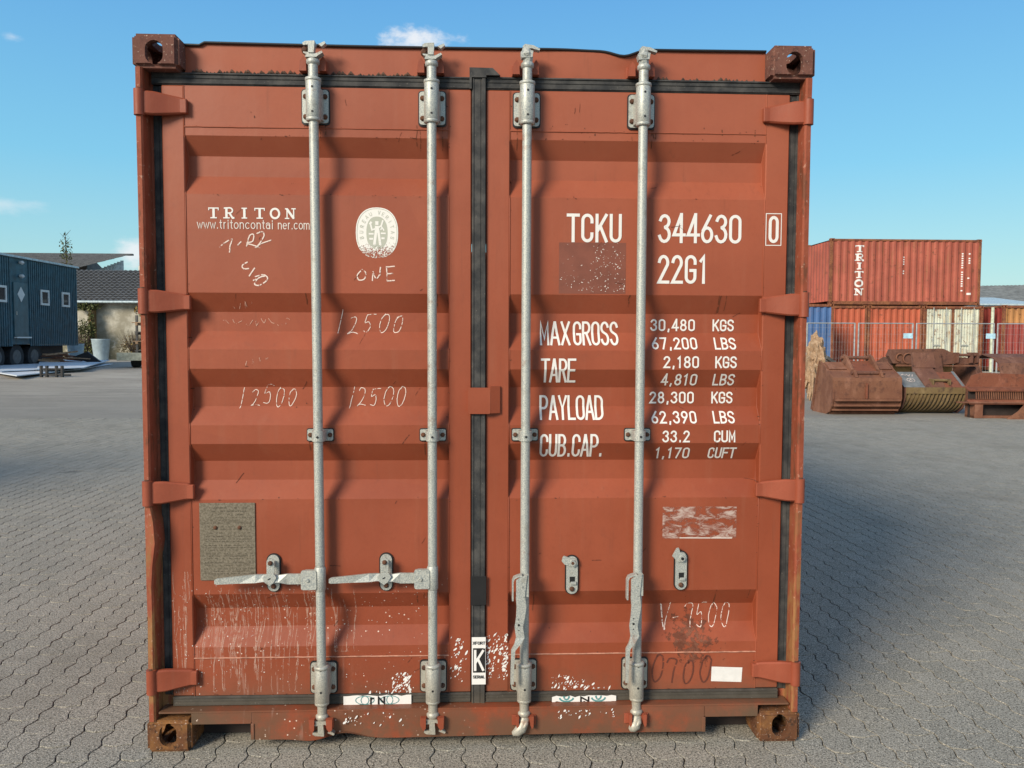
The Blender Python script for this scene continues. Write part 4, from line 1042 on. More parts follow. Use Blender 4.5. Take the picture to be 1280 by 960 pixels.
# vertical sticker on the centre gasket
yk = .0468
decal(rectpoly(-.0262, .222, .0262, .404), 'vertical_sticker', M['sticker'], dr, 'vertical black and white sticker with a big K on the centre gasket', flat=yk)
decal(rectpoly(-.0215, .268, .0245, .362), 'sticker_panel', M['ink'], dr, flat=yk-.0008)
decal([(q, l) for q, l in text_polys('K', -.018, .275, .020, .356, .009)], 'lettering', M['sticker'], dr, flat=yk-.0018)
decal([(q, l) for q, l in text_polys('XFORT', -.023, .376, .024, .388, .0022)], 'lettering', M['ink'], dr, flat=yk-.0018)
decal([(q, l) for q, l in text_polys('SERIAL', -.022, .246, .023, .258, .0022)], 'lettering', M['ink'], dr, flat=yk-.0018)
# peeling paint blister, lower right door
m = Mat('blistered_dark_paint', .8, 0, .3); n = m.noise(22, 5, .7); nx_ = m.axis(0); nz_ = m.axis(2)
dx = m.math('MULTIPLY', m.math('ABSOLUTE', m.math('SUBTRACT', nx_, .815)), 9.0); dz = m.math('MULTIPLY', m.math('ABSOLUTE', m.math('SUBTRACT', nz_, .375)), 8.0)
rr = m.math('ADD', m.math('ADD', dx, dz), m.math('MULTIPLY_ADD', n, 4.2, -2.1)); m.color(m.mix(m.step(n, .4, .6), (.16, .055, .032), (.25, .11, .07)))
m.alpha(m.math('MULTIPLY', m.step(rr, .85, .6), m.step(m.noise(60, 3), .38, .52, 0, .75))); m.bump(n, .6, .003); M['blister'] = m.mat
decal(rectgrid(.69, .24, .95, .60, 20), 'paint_blister', M['blister'], dr, off=.0006)
def rustrun():
    x = random.choice((-.80, .26, .40, .47, .83, .98, -.65)) + random.gauss(0, .02); z = random.choice((2.31, 2.29, .40, .38, 1.30, 2.27)) + random.gauss(0, .02)
    return flake(x, z, random.uniform(.001, .0035), random.uniform(1, 2.5), PI/2) if abs(x) > .12 else None
M['rustspot'] = simple('rust_spot', (.10, .03, .015), .8)
flakes(34, rustrun, 'rust_spot', 'rustspot', dr)

# ------------------------------------------------------------------ YARD CONTAINERS
def paint2(name, col, rust=.5, streak=(.25, .10, .04)):
    m = Mat(name, .62, 0, .35); a = m.noise(1.1, 5); b = m.noise(5, 6, .7, seed=2); c2 = m.noise(4.5, 5, .65, stretch=(2.2, 2.2, .25), seed=5)
    c = m.mix(m.step(a, .3, .7), tuple(q*.85 for q in col), tuple(min(.9, q*1.15) for q in col))
    c = m.mix(m.math('MULTIPLY', m.step(b, .64-.1*rust, .74-.1*rust), .8), c, (.16, .055, .03)); c = m.mix(m.math('MULTIPLY', m.step(c2, .60-.12*rust, .74-.1*rust), .55), c, streak)
    m.color(c); m.bump(b, .2, .01); return m.mat
M['c_salmon'] = paint2('salmon_red_container_paint', (.37, .095, .060), .7)
M['c_orange'] = paint2('orange_red_container_paint', (.42, .098, .048), .5)
M['c_white'] = paint2('rusty_white_container_paint', (.56, .58, .47), .9, (.42, .22, .06))
M['c_maroon'] = paint2('maroon_container_paint', (.26, .045, .035), .3)
M['c_ochre'] = paint2('ochre_container_paint', (.42, .20, .07), .8)
M['c_blue'] = paint2('blue_container_paint', (.06, .13, .29), .4)
M['c_rust'] = rust_mat('rusted_container_frame', (.17, .06, .035), (.28, .11, .05), (.10, .04, .025), .3, .5)
def corr_d(u, L, pitch=.278, depth=.036):
    n = max(1, round(L/pitch)); p = L/n; t = (u % p)/p
    return 0 if t < .26 else depth*(t-.26)/.24 if t < .5 else depth if t < .76 else depth*(1-t)/.24
def yard_container(loc, rz, mat, label, front='end', post=None, wd=2.438, Lg=6.058, top=None, rods=True):
    root = empty('shipping_container', loc, rz); tag(root, label, 'shipping container', 'containers stored in the yard')
    post = post or mat; Hh = 2.591
    castings(root, wd, Lg, Hh, M['c_rust'], M['c_rust'])
    for ix in (-1, 1):
        for iy in (0, 1):
            mb = MB(); x0, x1 = sorted((ix*(wd/2-.10), ix*(wd/2-.004))); y0, y1 = (.003, .12) if iy == 0 else (Lg-.12, Lg-.003)
            mb.box(x0, x1, y0, y1, .119, Hh-.119, 0, .012); mb.build('corner_post', post, root)
        mb = MB(); corr_sheet(mb, Lg-.24, Hh-.24, lambda u, d, z: (ix*(wd/2-.012-d), .12+u, .15+z)); mb.build('side_wall', mat, root, fix=False)
        for nm, za, zb in (('top_rail', Hh-.10, Hh-.02), ('bottom_rail', .02, .155)):
            mb = MB(); x0, x1 = sorted((ix*(wd/2-.06), ix*(wd/2-.006))); mb.box(x0, x1, .179, Lg-.179, za, zb, 0, .008); mb.build(nm, post, root)
    mb = MB(); corr_sheet(mb, Lg-.3, wd-.12, lambda u, d, z: (-wd/2+.06+z, .15+u, Hh-.022-d*.5), .209, .02); mb.build('roof', mat, root, fix=False)
    mb = MB(); corr_sheet(mb, wd-.24, Hh-.24, lambda u, d, z: (-wd/2+.12+u, Lg-.02-d, .15+z)); mb.build('rear_wall', mat, root, fix=False)
    mb = MB(); mb.box(-wd/2+.163, wd/2-.163, .006, .09, Hh-.12, Hh-.02, 0, .008); mb.box(-wd/2+.163, wd/2-.163, .006, .09, .02, .155, 0, .008); mb.build('end_rail', post, root)
    if front == 'end':
        if top:
            mb = MB(); corr_sheet(mb, wd-.2, Hh-.85, lambda u, d, z: (-wd/2+.1+u, .03+d, .155+z), .24, .04); mb.build('end_wall', mat, root, fix=False)
            mb = MB(); corr_sheet(mb, wd-.2, .565, lambda u, d, z: (-wd/2+.1+u, .03+d, Hh-.695+z), .24, .04); mb.build('end_wall_band', top, root, fix=False)
        else:
            mb = MB(); corr_sheet(mb, wd-.2, Hh-.27, lambda u, d, z: (-wd/2+.1+u, .03+d, .155+z), .24, .04); mb.build('end_wall', mat, root, fix=False)
    else:
        hw = wd/2-.11
        for k in (0, 1):
            xa = -hw if k == 0 else .006
            mb = MB(); corr_sheet(mb, hw-.006, Hh-.29, lambda u, d, z: (xa+u, .05+d, .158+z), .11, .016); dd = mb.build('door', mat, root, fix=False)
            mb = MB(); mb.box(xa+.001, xa+.05, .040, .049, .16, Hh-.13); mb.box(xa+hw-.056, xa+hw-.008, .040, .049, .16, Hh-.13); mb.build('door_edge', post, dd)
            for t in (.28, .74):
                mb = MB(); mb.cyl((xa+hw*t, .012, .10), (xa+hw*t, .012, Hh-.07), .018, n=8); rd = mb.build('locking_bar', M['galv_dark'], root)
                mb = MB()
                for zc in (.35, 1.25, 2.25): mb.box(xa+hw*t-.045, xa+hw*t+.045, .022, .048, zc-.05, zc+.05, 0, .004)
                mb.build('bracket', M['galv_dark'], rd)
            mb = MB(); mb.box(xa+hw*.28, xa+hw*.28+.3, -.008, .006, 1.02, 1.06, 0, .003); mb.build('lever', M['galv_dark'], root)
    return root
up = yard_container((19.72, 28+1.219, 2.935), R(90), M['c_salmon'], 'faded red shipping container stacked on top of the row, white vertical lettering on its side', 'doors', M['c_rust'])
yard_container((18.67, 28.0, .335), 0, M['c_white'], 'rusty off-white shipping container with two doors in the bottom row', 'doors', M['c_rust'])
yard_container((16.33, 28.0, .335), 0, M['c_orange'], 'orange-red shipping container in the bottom row just left of the off-white one', 'end', M['c_rust'], wd=2.2)
yard_container((14.11, 28.0, .335), 0, M['c_orange'], 'orange-red shipping container in the bottom row between the blue one and its twin', 'end', M['c_rust'], wd=2.2)
yard_container((11.76, 26.0, .30), 0, M['c_blue'], 'blue shipping container at the left end of the bottom row', 'end', M['c_rust'])
yard_container((21.64, 27.6, .36), 0, M['c_maroon'], 'maroon shipping container with a broad ochre band along its top', 'end', M['c_rust'], top=M['c_ochre'])
def side_decal(polys, mat, root, Lside, y0=.12, off=.004):
    """flat print laid over a corrugated long side facing local -x; polygons in (u along +x world, z)"""
    bm = bmesh.new(); lay = bm.verts.layers.float.new('lay')
    for poly, l in polys:
        vs = []
        for p in poly: v = bm.verts.new((0, p[0], p[1])); v[lay] = l; vs.append(v)
        bm.faces.new(vs)
    n = round(Lside/.278); p = Lside/n; ys = [v.co.y for v in bm.verts]
    for k in range(n+1):
        for t in (0, .26, .5, .76):
            b = y0+(k+t)*p
            if min(ys) < b < max(ys): bmesh.ops.bisect_plane(bm, geom=bm.verts[:]+bm.edges[:]+bm.faces[:], plane_co=(0, b, 0), plane_no=(0, 1, 0))
    for v in bm.verts: v.co.x = -1.219+.012+corr_d(v.co.y-y0, Lside)-off-.0008*v[lay]
    me = bpy.data.meshes.new('lettering'); bm.to_mesh(me); bm.free(); me.materials.append(mat)
    o = bpy.data.objects.new('lettering', me); link(o); o.parent = root; return o
pl = []
for i, ch in enumerate('TRITON'):
    wl = .34 if ch != 'I' else .24; cx = 1.08; zc = 2.33-.335*(i+.5)+.02
    for q, l in serif(cx-wl/2, zc-.125, ch, wl, .27, .085, 0, .042): pl.append(([(6.058-.10-(p[0]), p[1]) for p in q], l))
side_decal(pl, M['white'], up, 5.818)
pl = []
random.seed(31)
for cx, za, zb in ((5.20, .55, 2.05), (5.48, 1.6, 2.05), (5.46, .98, 1.1), (2.85, 1.0, 1.9)):
    z_ = zb
    while z_ > za:
        if random.random() < .75: pl.append(([(6.058-.1-cx-.03, z_-.05), (6.058-.1-cx+.03, z_-.05), (6.058-.1-cx+.03, z_), (6.058-.1-cx-.03, z_)], 0))
        z_ -= .09
pl.append(([(6.058-.1-5.58, .42), (6.058-.1-5.42, .42), (6.058-.1-5.42, .50), (6.058-.1-5.58, .50)], 0))
side_decal(pl, M['white'], up, 5.818)
mb = MB(); mb.cyl((20.05, 27.7, .3), (20.05, 27.7, 2.86), .06, n=10); tag(mb.build('post', simple('pale_green_paint', (.50, .55, .42), .6)), 'pale green upright post standing between the off-white and the maroon containers', 'post')

# ------------------------------------------------------------------ wire fence
fence = empty('wire_fence', (10.2, 21.6, .19)); tag(fence, 'galvanised temporary wire fence running in front of the container row', 'fence')
M['fence'] = simple('dull_zinc_tube', (.36, .38, .38), .5, .3)
M['sign'] = simple('pale_blue_plate', (.42, .66, .78), .5)
pxs = [(-3.2, .3), (-.1, 0), (1.52, -.02), (3.34, -.06), (5.84, -.2), (8.9, -.6)]
for k, (x, y) in enumerate(pxs):
    for dx in ((-.06, .06) if k not in (0, 5) else (0,)):
        mb = MB(); mb.cyl((x+dx, y, .02), (x+dx, y, 1.90), .021, n=8); mb.build('fence_post', M['fence'], fence)
    mb = MB(); mb.prism([(x-.32, y-.12), (x+.32, y-.12), (x+.26, y+.12), (x-.26, y+.12)], 'z', -.03, .10); mb.build('fence_foot', simple('grey_concrete_foot', (.3, .3, .28), .9) if k == 0 else bpy.data.materials['grey_concrete_foot'], fence)
    if k < 5:
        x2, y2 = pxs[k+1]
        mb = MB(); mb.cyl((x+.06, y, 1.885), (x2-.06, y2, 1.885), .019, n=8); mb.cyl((x+.06, y, .12), (x2-.06, y2, .12), .016, n=8); mb.build('fence_rail', M['fence'], fence)
        mb = MB(); n_ = int((x2-x)/.09)
        for i in range(1, n_):
            t = i/n_; xx, y_ = x+(x2-x)*t, y+(y2-y)*t; mb.tube([(xx, y_, .12), (xx, y_, 1.88)], .0017, 3, 0, False, False)
        for zc in (.3, .55, .8, 1.05, 1.3, 1.55, 1.75): mb.tube([(x+.06, y-.003, zc), (x2-.06, y2-.003, zc)], .0017, 3, 0, False, False)
        mb.build('fence_mesh', M['fence'], fence, kind='stuff', fix=False)
for x, y in ((3.12, -.10), (5.66, -.24)):
    mb = MB(); mb.box(x-.16, x+.14, y-.016, y-.008, 1.42, 1.58, 0, .002); mb.build('fence_sign', M['sign'], fence)

# ------------------------------------------------------------------ excavator buckets
def bucket_mat(name, a, b, c): 
    m = Mat(name, .85, 0, .25); n1 = m.noise(1.6, 6, .65); n2 = m.noise(9, 6, .7, seed=2); n3 = m.noise(40, 4, .7, seed=5); n4 = m.noise(3, 5, .7, stretch=(1, 1, .35), seed=7)
    q = m.mix(m.step(n1, .36, .62), a, b); q = m.mix(m.step(n2, .50, .66), q, c); q = m.mix(m.math('MULTIPLY', m.step(n4, .50, .70), .55), q, tuple(min(1, v*1.5+.03) for v in b)); q = m.mix(m.math('MULTIPLY', m.step(n3, .60, .72), .5), q, (.34, .22, .15))
    m.color(q); h = m.bump(n2, .5, .02); m.bump(n3, .4, .006, h); return m.mat
M['bk1'] = bucket_mat('brown_bucket_steel', (.17, .072, .044), (.21, .095, .055), (.13, .058, .038))
M['bk2'] = bucket_mat('olive_brown_bucket_steel', (.16, .11, .05), (.20, .14, .065), (.10, .065, .04))
M['bk3'] = bucket_mat('dark_brown_bucket_steel', (.14, .064, .045), (.17, .08, .052), (.09, .045, .034))
M['bk4'] = bucket_mat('red_brown_bucket_steel', (.19, .065, .038), (.22, .08, .045), (.13, .05, .033))
M['blade'] = simple('blue_grey_plate', (.16, .17, .17), .6)
def side_plate(mb, x, prof, th=.03): mb.prism(prof, 'x', x-th/2, x+th/2, 0)
def shell(mb, prof, x0, x1, th=.02, m=0):
    """curved bucket skin: open profile (y,z) given thickness"""
    P = [Vector(p) for p in prof]; out = []
    for i, p in enumerate(P):
        d = (P[min(i+1, len(P)-1)]-P[max(0, i-1)]).normalized(); out.append(p+Vector((d.y, -d.x))*th)
    n = len(P); vs = [(x, p.x, p.y) for x in (x0, x1) for p in P+out[::-1]]; k = 2*n
    mb.add(vs, [(i, (i+1) % k, k+(i+1) % k, k+i) for i in range(k)] + [list(range(k)), list(range(2*k-1, k-1, -1))], m)
# closed bucket in front, mouth turned away
b1 = empty('excavator_bucket', (7.96, 13.2, 0), R(-1)); tag(b1, 'wide smooth brown excavator bucket, leftmost of the group, two hinge pins on top', 'excavator bucket', 'rusty excavator buckets lying in the yard')
pf = [(.62, 1.06), (.35, .93), (.0, .77), (-.02, .70), (-.02, .34), (.03, .20), (.12, .09), (.28, .02), (.55, .005), (1.0, .02)]
mb = MB(); shell(mb, pf, -.70, .70, -.022); mb.build('bucket_skin', M['bk1'], b1)
for sx in (-1, 1):
    mb = MB(); mb.prism([(.62, 1.09), (.30, .92), (-.01, .77), (-.035, .34), (.02, .18), (.12, .06), (.30, -.0), (.98, .0), (1.06, .06), (.86, .40)], 'x', sx*.705-.014, sx*.705+.014, 0); mb.build('side_plate', M['bk1'], b1)
    mb = MB(); mb.prism([(.66, 1.10), (.98, .02), (1.07, .04), (.84, .72)], 'x', sx*.722-.014+.002*sx, sx*.722+.014+.002*sx, 0); mb.build('side_cutter', M['bk1'], b1)
for zc, yc in ((.31, -.058), (.20, -.03), (.105, .06), (.03, .2)):
    mb = MB(); mb.box(-.69, .69, yc-.012, yc+.03, zc-.02, zc+.02, 0, .004); mb.build('wear_strip', M['bk1'], b1)
mb = MB(); mb.box(-.045, -.005, -.07, -.021, .34, .66, 0, .006); mb.build('stiffener', M['bk4'], b1)
for x in (-.22, .32):
    mb = MB(); mb.prism([(-.01, .78), (.10, .93), (.20, .93), (.50, 1.20), (.62, 1.24), (.70, 1.16), (.66, 1.02), (.30, .88)], 'x', x-.028, x+.028); mb.build('ear_plate', M['bk1'], b1)
for (y, z, xa, xb) in ((.13, .865, -.28, .40), (.60, 1.17, -.30, .34)):
    mb = MB(); mb.cyl((xa, y, z), (xb, y, z), .038, n=12); mb.build('hinge_pin', M['bk3'], b1)
mb = MB(); mb.prism([(.58, 1.08), (.60, 1.10), (.22, .90), (.20, .87)], 'x', -.19, .29); mb.build('ear_web', M['bk4'], b1)
mb = MB(); mb.prism([(.30, .94), (.56, 1.08), (.53, 1.02), (.34, .90)], 'x', -.66, -.30); mb.prism([(.30, .94), (.56, 1.08), (.53, 1.02), (.34, .90)], 'x', .40, .66); mb.build('gusset', M['bk1'], b1)
# skeleton bucket with curved ribs
b2 = empty('excavator_bucket', (9.46, 13.3, 0), R(-2)); tag(b2, 'olive brown skeleton bucket with curved ribs round its belly and chalk marks on top', 'excavator bucket', 'rusty excavator buckets lying in the yard')
mb = MB(); mb.box(-.62, .62, -.02, .02, .43, .57, 0, .006); mb.build('rib_beam', M['bk2'], b2)
mb = MB(); mb.box(-.60, .60, .40, .44, .005, .05, 0, .004); mb.build('belly_beam', M['bk2'], b2)
for k in range(15):
    x = -.56+k*.084; mb = MB(); pts = []
    for i in range(9):
        t = i/8; a = R(180+90*t); pts.append((x+.02-.13*t, .42+.43*math.cos(a), .44+.42*math.sin(a)))
    vs = []
    for (px_, py_, pz_) in pts: vs += [(px_-.014, py_, pz_), (px_+.014, py_, pz_), (px_+.014, py_+.05, pz_+.035), (px_-.014, py_+.05, pz_+.035)]
    mb.add(vs, [(i*4+j, i*4+(j+1) % 4, (i+1)*4+(j+1) % 4, (i+1)*4+j) for i in range(8) for j in range(4)]); mb.build('rib', M['bk2'], b2)
for sx in (-1, 1):
    mb = MB(); mb.prism([(-.02, .56), (.0, .30), (.10, .12), (.30, .01), (.75, .02), (.95, .30), (.62, .86)], 'x', sx*.635-.014, sx*.635+.014); mb.build('side_plate', M['bk3'], b2)
mb = MB(); mb.prism([(-.02, .57), (.02, .59), (.46, .87), (.46, .84)], 'x', -.66, -.22); tp = mb.build('top_plate', M['blade'], b2)
mb = MB(); mb.prism([(-.02, .57), (.02, .59), (.46, .87), (.46, .84)], 'x', .20, .64); mb.build('top_plate', M['bk4'], b2)
mb = MB(); mb.prism([(.02, .5922), (.04, .612), (.46, .882), (.46, .8725)], 'x', .56, .62); mb.build('plate_edge', M['blade'], b2)
mb = MB(); mb.prism([(-.01, .575), (.05, .64), (.55, .98), (.55, .85)], 'x', -.22, .20); mb.prism([(.50, .96), (.62, 1.28), (.68, 1.28), (.60, .90)], 'x', -.20, .26); mb.build('centre_block', M['bk3'], b2)
mb = MB(); mb.cyl((-.02, .10, .71), (.30, .10, .71), .03, n=10); mb.box(-.05, -.02, .02, .18, .62, .74); mb.box(.30, .33, .02, .18, .62, .74); mb.build('hinge_pin', M['bk2'], b2)
pl = []
for s_ in ([(-.56, .07), (-.50, .10), (-.46, .06)], [(-.44, .10), (-.40, .04), (-.36, .10)], [(-.34, .03), (-.30, .10)]): pl += ribbon([(p[0], p[1]+.28) for p in s_], .012)
pl += ribbon(arc(-.42, .20, .08, .055, 0, 360, 14), .012); pl += ribbon([(-.46, .17), (-.42, .23), (-.39, .17)], .012)
mb = MB()
for q in pl: mb.add([(p[0], p[1], .59+(p[1]-.02)*.636+.006) for p in q], [(0, 1, 2, 3)])
mb.build('chalk_mark', M['chalk'], tp, fix=False)
# big bucket behind
b3 = empty('excavator_bucket', (10.85, 15.6, 0), R(2)); tag(b3, 'large dark brown bucket behind the skeleton bucket, its open mouth towards the viewer', 'excavator bucket', 'rusty excavator buckets lying in the yard')
mb = MB(); shell(mb, [(-.10, .05), (.35, .0), (.85, .12), (1.05, .5), (.98, .95), (.60, 1.12)], -1.02, 1.0, .025); mb.build('bucket_skin', M['bk2'], b3)
for sx in (-1, 1):
    mb = MB(); mb.prism([(-.12, .05), (.35, -.0), (.85, .11), (1.06, .5), (.98, .98), (.58, 1.14), (.25, 1.05), (-.05, .5)], 'x', sx*1.03-.016, sx*1.03+.016); mb.build('side_plate', M['bk3'], b3)
mb = MB(); mb.prism([(-1.10, 1.0), (-1.22, 1.18), (-1.16, 1.33), (.12, 1.35), (.42, 1.22), (.44, 1.0), (-.05, .95), (-.35, .98)], 'y', .02, .16); mb.build('top_board', M['bk3'], b3)
mb = MB(); mb.prism([(.44, 1.0), (.44, 1.13), (1.03, 1.13), (1.03, .98)], 'y', .05, .18); mb.build('top_board', M['bk3'], b3)
mb = MB(); mb.prism([(-.62, .30), (-.45, 1.28), (-.02, 1.28), (.10, .62), (.0, .30)], 'y', -.10, .015); mb.build('centre_block', M['bk3'], b3)
mb = MB()
for cx, cz, r in ((-.95, 1.14, .09), (-.75, 1.12, .12)): mb.tube([(cx+r*math.cos(R(a)), .0, cz+r*math.sin(R(a))) for a in range(0, 300, 30)], .022, 6)
mb.build('hook_ring', M['bk1'], b3)
mb = MB(); mb.cyl((.46, .0, 1.20), (.92, .0, 1.20), .035, n=10); mb.build('hinge_pin', M['bk3'], b3)
for x in (.45, .80, .95): 
    mb = MB(); mb.prism([(-.05, 1.02), (.04, 1.0), (.12, 1.26), (-.06, 1.26)], 'x', x-.025, x+.025); mb.build('ear_plate', M['bk3'], b3)
mb = MB(); mb.prism([(-1.0, .98), (.44, .955), (1.0, .97), (1.0, .93), (-1.0, .93)], 'y', .02, .10); mb.build('lip', M['bk1'], b3)
# slotted sorting bucket at the right
b4 = empty('excavator_bucket', (10.48, 12.55, 0), R(-4)); tag(b4, 'red-brown slotted bucket at the right edge, narrow slots below its sloping top', 'excavator bucket', 'rusty excavator buckets lying in the yard')
mb = MB(); mb.prism([(-.60, .84), (-.42, .90), (.56, .86), (.66, .74), (.62, .60), (-.72, .60)], 'y', .18, .22); mb.build('top_board', M['bk4'], b4)
mb = MB(); vs = [(-.72, .18, .60), (.62, .18, .60), (.52, .02, .30), (-.78, .02, .36)]
mb.prism([(.20, .60), (.17, .62), (-.005, .56), (.0, .53)], 'x', -.74, .62); mb.prism([(.0, .36), (.02, .38), (-.06, .30), (-.09, .28)], 'x', -.78, .50)
mb.build('lip', M['bk4'], b4)
mb = MB()
for k in range(26): x = -.60+k*.043; mb.prism([(.03, .565), (.05, .565), (.02, .37), (-.0, .37)], 'x', x, x+.018)
mb.build('slot_bars', M['bk1'], b4, kind='stuff')
mb = MB(); mb.box(-.70, .60, .10, .12, .0, .60); mb.build('shade_backing', M['dark'], b4)  # dark plate added behind the slots so the openings look shaded
mb = MB(); mb.prism([(-.10, .30), (-.06, .33), (.40, .30), (.40, .27)], 'x', -.78, .50); mb.box(-.66, -.50, -.08, .3, .0, .28, 0, .006); mb.box(-.66, .20, -.06, .3, -.0, .05, 0, .004); mb.build('base_frame', M['bk1'], b4)
mb = MB(); mb.prism([(-.12, .0), (.75, .0), (.75, .72), (.50, .62), (.10, .16)], 'y', -.24, -.21); mb.prism([(.60, .0), (.85, .0), (.85, .72), (.66, .62)], 'y', -.20, .5); mb.build('side_plate', M['bk1'], b4)
# grab behind at the edge
b5 = empty('sorting_grab', (13.3, 16, .02)); tag(b5, 'dark brown curved grab jaw with upright slots, half out of view at the right edge', 'grab')
mb = MB(); shell(mb, [(-.15, .70), (-.05, .98), (.2, 1.12), (.6, 1.2), (.9, 1.1)], -.75, .8, .03); mb.build('jaw_skin', M['bk3'], b5)
for k in range(7):
    x = -.70+k*.22; mb = MB(); mb.prism([(-.17, .40), (-.12, .40), (-.10, .72), (-.15, .72)], 'x', x-.02, x+.02); mb.build('jaw_bar', M['bk3'], b5)
mb = MB(); mb.prism([(-.2, .0), (.9, .0), (1.0, .6), (.9, 1.12), (.3, .45), (-.2, .40)], 'x', -.79, -.76); mb.box(-.75, .8, -.2, .9, .0, .40, 0, .01); mb.build('jaw_body', M['bk3'], b5)

# ------------------------------------------------------------------ stump and timber beside the fence
def lump(mb, cx, cy, cz, rx, ry, rz, n=12, amp=.35, m=0, seed=0):
    vs = []; 
    for j in range(n+1):
        th = PI*j/n
        for i in range(n*2):
            ph = 2*PI*i/(n*2); d = Vector((math.sin(th)*math.cos(ph), math.sin(th)*math.sin(ph), math.cos(th)))
            k = 1+amp*noise.noise(d*2.3+Vector((seed, 0, 0)))+amp*.6*noise.noise(d*6+Vector((seed, 3, 0)))
            vs.append((cx+d.x*rx*k, cy+d.y*ry*k, cz+d.z*rz*k))
    q = n*2; mb.add(vs, [(j*q+i, j*q+(i+1) % q, (j+1)*q+(i+1) % q, (j+1)*q+i) for j in range(n) for i in range(q)], m)
M['wood'] = rust_mat('pale_split_wood', (.30, .19, .11), (.44, .31, .20), (.13, .075, .045), .3, 1.6)
st = empty('tree_stump', (8.45, 16.9, 0)); tag(st, 'pale uprooted tree stump with splintered roots beside the nearest bucket', 'tree stump')
mb = MB(); lump(mb, .05, .1, 1.25, .20, .22, .38, 12, .5, 0, 2); lump(mb, .0, 0, .60, .26, .3, .55, 12, .7, 0, 5); mb.build('trunk', M['wood'], st, fix=False)
random.seed(4)
for k in range(16):
    a = random.uniform(-2.8, .4); L_ = random.uniform(.3, .75); mb = MB()
    p0 = Vector((random.uniform(-.15, .2), random.uniform(-.2, .1), random.uniform(.5, .95)))
    p1 = p0+Vector((math.cos(a)*.22, -.12, -.25)); p2 = p1+Vector((math.cos(a)*.10, -.05, -L_*.6)); p2.z = max(.02, p2.z)
    mb.tube([p0, p1, p2], [.05, .035, .012], 6); mb.build('root', M['wood'], st)
M['beam'] = simple('dark_grey_timber', (.10, .095, .085), .8)
for k, (a, b) in enumerate((((8.55, 16.5, 1.12), (9.35, 16.8, .65)), ((8.60, 16.6, 1.05), (9.3, 17.0, .45)))):
    mb = MB(); A, B = Vector(a), Vector(b); mb.tube([A, B], .055, 4, 0, True, False)
    tag(mb.build('timber_beam', M['beam']), ('upper' if k == 0 else 'lower')+' dark timber leaning down from the pale stump towards the bucket', 'beam')
mb = MB(); mb.cyl((7.95, 20.5, .18), (7.95, 20.5, 1.95), .05, n=8); 
tag(mb.build('post', M['beam']), 'dark post standing behind the pale stump', 'post')

# ------------------------------------------------------------------ buildings beyond
M['eternit'] = simple('grey_corrugated_roof', (.17, .18, .17), .85, 0, .25, 1.5)
M['paleroof'] = simple('pale_blue_roof_sheet', (.42, .52, .55), .5)
M['greywall'] = simple('grey_wall_sheet', (.28, .31, .33), .7)
hall = empty('warehouse', (50, 64, .33)); tag(hall, 'long warehouse with a grey corrugated roof behind the containers at the right edge', 'warehouse')
mb = MB(); mb.box(-12, 16, 0, 18, 0, 4.6); mb.build('wall', M['greywall'], hall)
mb = MB()
nn = 140
def wavy(xa, xb, fn, n=nn, rows=1, amp=.05):
    vs = [fn(i/n, j/rows, amp*math.cos(2*PI*i/2)) for j in range(rows+1) for i in range(n+1)]
    mb.add(vs, [(j*(n+1)+i, j*(n+1)+i+1, (j+1)*(n+1)+i+1, (j+1)*(n+1)+i) for j in range(rows) for i in range(n)])
wavy(0, 0, lambda u, v, a: (-12+28*u, 9*v-.4, 4.6+(1.5+.55*u)*v*1.15+.5*a)); wavy(0, 0, lambda u, v, a: (-12+28*u, 18.4-9.4*v, 4.6+(1.5+.55*u)*v*1.15+.5*a)); mb.build('roof', M['eternit'], hall, fix=False)
mb = MB(); mb.box(-11.5, -6.4, -6, -.01, 0, 4.0); mb.prism([(-6.3, 4.01), (0, 4.85), (0, 4.95), (-6.3, 4.12)], 'x', -11.7, -6.2); mb.build('lean_to', M['paleroof'], hall)

# ---- left: tiled outbuilding, big hall, cabin on wheels
tile = Mat('dark_clay_tile', .8, 0, .3); a = tile.noise(3, 5); b = tile.noise(22, 4, .7, seed=2)
tile.color(tile.mix(tile.step(b, .4, .65), tile.mix(tile.step(a, .35, .65), (.075, .075, .075), (.13, .13, .125)), (.20, .20, .185))); tile.bump(b, .4, .02); M['tile'] = tile.mat
wl = Mat('stained_white_render', .9, 0, .2); a = wl.noise(.8, 6, .65); b = wl.noise(5, 5, .7, seed=2); z = wl.axis(2)
c = wl.mix(wl.step(a, .36, .60), (.58, .56, .48), (.30, .28, .22)); c = wl.mix(wl.math('MULTIPLY', wl.step(z, 2.4, .4), wl.step(b, .3, .55)), c, (.20, .19, .13)); wl.color(c); wl.bump(b, .3, .02); M['render'] = wl.mat
ob = empty('outbuilding', (-19.5, 44, .33)); tag(ob, 'low outbuilding with a dark tiled roof and a stained white wall', 'outbuilding')
mb = MB(); mb.box(-7, 14, 0, 10, 0, 3.4); mb.build('wall', M['render'], ob)
def tiled(name, parent, x0, x1, y0, z0, y1, z1, cols, rows):
    """pantile courses: every course a wavy strip overlapping the one below"""
    mb = MB()
    for j in range(rows):
        ya, yb = y0+(y1-y0)*j/rows, y0+(y1-y0)*(j+1)/rows; za, zb = z0+(z1-z0)*j/rows, z0+(z1-z0)*(j+1)/rows
        vs = []
        for yy_, zz2 in ((ya-.03, za+.035), (yb, zb)):
            for i in range(cols*2+1): vs.append((x0+(x1-x0)*i/(cols*2), yy_, zz2+(.05 if i % 2 else 0)))
        n = cols*2+1; mb.add(vs, [(i, i+1, n+i+1, n+i) for i in range(n-1)])
    return mb.build(name, M['tile'], parent, kind='stuff', fix=False)
